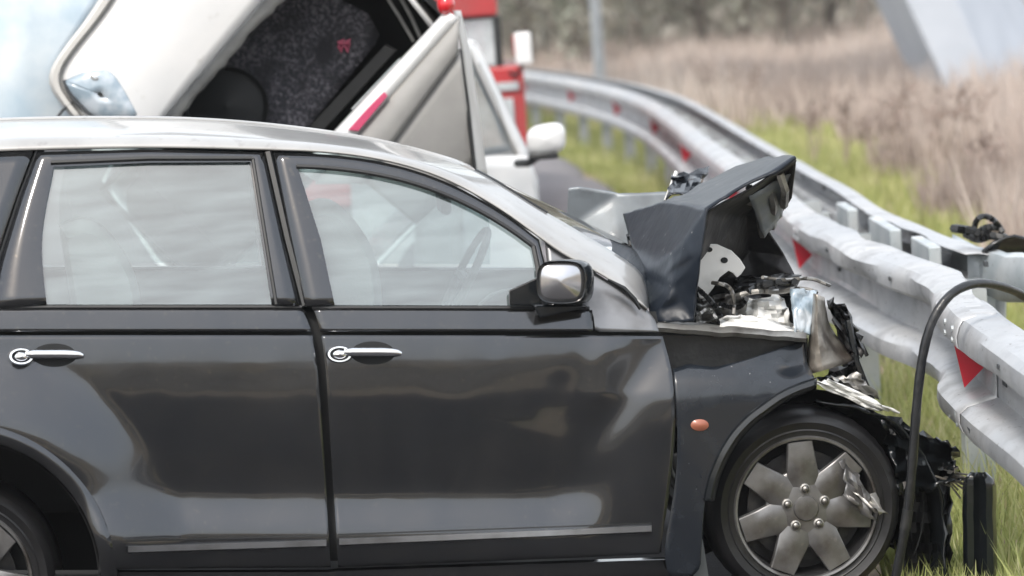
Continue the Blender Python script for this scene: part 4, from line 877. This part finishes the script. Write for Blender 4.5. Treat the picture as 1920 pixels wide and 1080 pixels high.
# ------------------------------------------------------------------ vegetation
def blades(name, pos, h, wd, lean, tone, mat_, label=None, cat=None, segs=1):
    n = len(pos); a = rng.uniform(0, 2 * math.pi, n); la = rng.uniform(0, 2 * math.pi, n); l = lean * h * rng.uniform(.2, 1, n)
    dx, dy = np.cos(a) * wd / 2, np.sin(a) * wd / 2; z = np.zeros(n)
    b1 = pos + np.stack([dx, dy, z], 1); b2 = pos - np.stack([dx, dy, z], 1); tp = pos + np.stack([np.cos(la) * l, np.sin(la) * l, h], 1)
    V = np.stack([b1, b2, tp], 1).reshape(-1, 3); me = bpy.data.meshes.new(name)
    me.vertices.add(3 * n); me.vertices.foreach_set('co', V.ravel()); me.loops.add(3 * n); me.loops.foreach_set('vertex_index', np.arange(3 * n, dtype=np.int32))
    me.polygons.add(n); me.polygons.foreach_set('loop_start', np.arange(0, 3 * n, 3, dtype=np.int32)); me.update(calc_edges=True)
    at_ = me.attributes.new('tone', 'FLOAT', 'POINT'); at_.data.foreach_set('value', np.repeat(tone, 3).astype(np.float32))
    o = bpy.data.objects.new(name, me); COL.objects.link(o); me.materials.append(M[mat_]); return o
def gz(p): return np.array([ground_z(x, y) - .02 for x, y in p])
# grass: verge beside the rail and the green strip behind it
n = 90000
Y = -1.5 + 42 * rng.random(n) ** 1.7; rx = np.array([rail_x(y) for y in Y])
X = np.where(rng.random(n) < .3, rx - .36 + .4 * rng.random(n), rx + .05 + rng.random(n) ** 1.0 * 3.0)
pos = np.stack([X, Y, gz(zip(X, Y))], 1); tone = np.clip(.45 + .22 * rng.standard_normal(n) + .2 * np.sin(X * 3 + Y) * np.sin(Y * .9), 0, 1)
tag(blades('grass', pos, rng.uniform(.05, .22, n) * np.where(X > rx, 1.15, .55), .006 + .0011 * np.maximum(Y + 9, 8) * .6, .7, tone, 'grass'), 'yellow green grass growing along the guardrail', 'grass', kind='stuff')
# dry brush mass
n = 70000
Y = 7 + 55 * rng.random(n) ** 1.3; edge = 3.35 + .055 * np.clip(Y - 8, 0, 16) - np.maximum(Y - 24, 0) * .08 + .5 * np.sin(Y * 1.3)
X = edge + rng.random(n) ** 1.35 * (2.5 + Y * .26)
far = Y > 26; X = np.where(far & (rng.random(n) < .6), -5 + rng.random(n) * (Y * .3 + 10), X); keep = X > np.array([rail_x(y) if y < 55 else -20 for y in Y]) + .9
X, Y = X[keep], Y[keep]; n = len(X)
pos = np.stack([X, Y, gz(zip(X, Y))], 1)
cl = np.array([vnoise(x * .8, y * .5, 9) for x, y in zip(X, Y)])
tone = np.clip(.1 + .85 * cl + .2 * rng.standard_normal(n), 0, 1)
tag(blades('dry_brush', pos, rng.uniform(.3, .85, n) * (.55 + .75 * cl), .012 + .0009 * (Y + 9), .5, tone, 'brush'), 'tangled pinkish brown dry brush covering the slope', 'brush', kind='stuff')
# dry weeds that stand out one by one
def weed(px, py, Yd, h, lab, k):
    b = at(px, py, Yd); root = np.array([b[0], Yd, ground_z(b[0], Yd)]); r_ = np.random.default_rng(k)
    top = b[2] - root[2]; P_ = []; wds = []
    st_ = MB(); e = empty('dry_weed', root, lab, 'weed', 'dry weeds on the slope')
    for s in range(3):
        tip = root + np.array([r_.normal(0, .12), r_.normal(0, .12), max(.5, top) * r_.uniform(.75, 1.1)]); mid = (root + tip) / 2 + r_.normal(0, .04, 3)
        st_.tube([root, mid, tip], [.014, .01, .005], 5)
        for c in range(22):
            t = r_.uniform(.45, 1.02); P_.append(mid * (1 - t) + tip * t + r_.normal(0, .05, 3))
    st_.build('stem', 'dry_stem', e)
    P_ = np.array(P_); n_ = len(P_); o = blades('seed_heads', P_ - root, r_.uniform(.03, .1, n_), .035, 1.2, r_.uniform(0, .8, n_), 'weed'); o.parent = e; o['kind'] = 'stuff'
labs = ['dark seeded dry weed standing tall against the pale bridge pier', 'forked dry weed with dark seed heads on the brown slope', 'low leaning dry weed near the green grass strip', 'thin dry weed with a single dark clump on the slope']
for k, (x, y, Yd) in enumerate(((1575, 160, 19), (1672, 150, 18), (1690, 165, 17), (1745, 195, 16.5), (1812, 190, 15.5), (1330, 110, 27), (1385, 130, 25), (1520, 205, 20), (1880, 250, 13.5), (1640, 235, 17.5))): weed(x, y, Yd, 1, labs[k % 4], k)
for o in bpy.data.objects:
    if o.name.startswith('dry_weed') and 'label' in o: o['label'] = 'dry brown weed with dark seed heads standing above the brush'
# thicket closing the view, too far to tell its bushes apart
n = 26000; Y = rng.uniform(64, 84, n); X = rng.uniform(-26, 26, n); hh = np.array([vnoise(x * .35, y * .2, 14) for x, y in zip(X, Y)])
pos = np.stack([X, Y, rng.random(n) ** 1.3 * (1.2 + 5.5 * hh)], 1)
tone = np.clip(np.array([vnoise(p[0] * .6, p[2] * .7, 5) for p in pos]) + .2 * rng.standard_normal(n), 0, 1)
tag(blades('far_thicket', pos, rng.uniform(.25, .7, n), .4, .9, tone, 'thicket'), 'hazy grey green thicket closing off the far side of the field', 'thicket', kind='stuff')
n = 14000; Y = rng.uniform(-75, -48, n); X = rng.uniform(-34, 30, n); hh = np.array([vnoise(x * .3, y * .3, 24) for x, y in zip(X, Y)])  # unseen growth behind the camera, added to sharpen the door reflections
pos = np.stack([X, Y, gz(zip(X, Y)) + rng.random(n) * (.4 + 3.2 * hh ** 2)], 1)
tag(blades('reflection_scrub', pos, rng.uniform(.3, .9, n), .35, .8, np.clip(.2 + .6 * hh + .2 * rng.standard_normal(n), 0, 1), 'thicket'), 'unseen brown scrub added behind the camera for the door reflections', 'scrub', kind='stuff')
# trees and thickets behind
def tree(x, y, h, r0, lab, k, dens=900):
    r_ = np.random.default_rng(100 + k); z0 = ground_z(x, y); e = empty('bare_tree', (x, y, z0), lab, 'tree', 'trees beyond the brush')
    tr = MB(); tr.tube([(x, y, z0 - .2), (x + r_.normal(0, .15), y, z0 + h * .35), (x + r_.normal(0, .3), y, z0 + h * .9)], [.16, .12, .04], 7)
    tips = []
    for b in range(11):
        zb = z0 + h * r_.uniform(.12, .75); a = r_.uniform(0, 6.28); L = r0 * r_.uniform(.5, 1.1); tip = np.array([x + L * math.cos(a), y + L * math.sin(a), zb + L * r_.uniform(.2, .9)]); tr.tube([(x, y, zb), (np.array([x, y, zb]) + tip) / 2 + r_.normal(0, .1, 3), tip], [.05, .03, .012], 5); tips.append(((x, y, zb), tip))
    tr.build('trunk', 'bark', e)
    P_ = []
    for b in range(dens):
        a, t = tips[r_.integers(len(tips))]; u = r_.uniform(.25, 1.1); P_.append(np.array(a) * (1 - u) + t * u + r_.normal(0, .4, 3))
    P_ = np.array(P_); P_[:, 2] = np.maximum(P_[:, 2], z0 + .05); cl = np.array([vnoise(p[0] * 1.2 + p[1], p[2] * 1.2, k) for p in P_])
    o = blades('crown', P_ - np.array([x, y, z0]), r_.uniform(.12, .35, dens), .2, 1.3, np.clip(cl + r_.normal(0, .15, dens), 0, 1), 'leaf'); o.parent = e
tl = ['grey green thicket tree with sparse spring leaves beyond the brush']
for k, (px, Yd, h, r0) in enumerate(((990, 52, 6, 2.2), (1040, 60, 7, 2.6), (1085, 50, 5, 2), (1180, 58, 6, 2.4), (1240, 66, 8, 2.8), (1310, 54, 6, 2.2), (1390, 60, 7, 2.6), (1465, 52, 6, 2.2), (1540, 58, 6, 2.4), (1610, 50, 6, 2.2), (1665, 56, 7, 2.4), (1900, 60, 7, 2.8), (900, 64, 8, 3), (1980, 56, 6, 2.6))):
    p = at(px, 0, Yd); tree(p[0], Yd, h, r0, {2: 'grey green tree directly left of the slim lamp post beyond the rail', 3: 'grey green tree directly right of the slim lamp post beyond the rail', 10: 'grey green tree beside the left edge of the pale bridge pier', 0: 'grey green tree just behind the fire engine mirror'}.get(k, tl[0]), k)

# ------------------------------------------------------------------ air: thin haze round the whole place
hz_m = bpy.data.materials.new('haze_air'); hz_m.use_nodes = True; hn = hz_m.node_tree; hn.nodes.clear(); ho = hn.nodes.new('ShaderNodeOutputMaterial')
hv = hn.nodes.new('ShaderNodeVolumePrincipled'); hv.inputs['Density'].default_value = .0006; hv.inputs['Color'].default_value = (.93, .94, .96, 1); hn.links.new(hv.outputs[0], ho.inputs['Volume'])
tag(MB().box((0, 250, 12), (1000, 1400, 30)).build('haze', hz_m, smooth=False), 'thin pale haze in the air over the road and field', 'haze', kind='stuff')
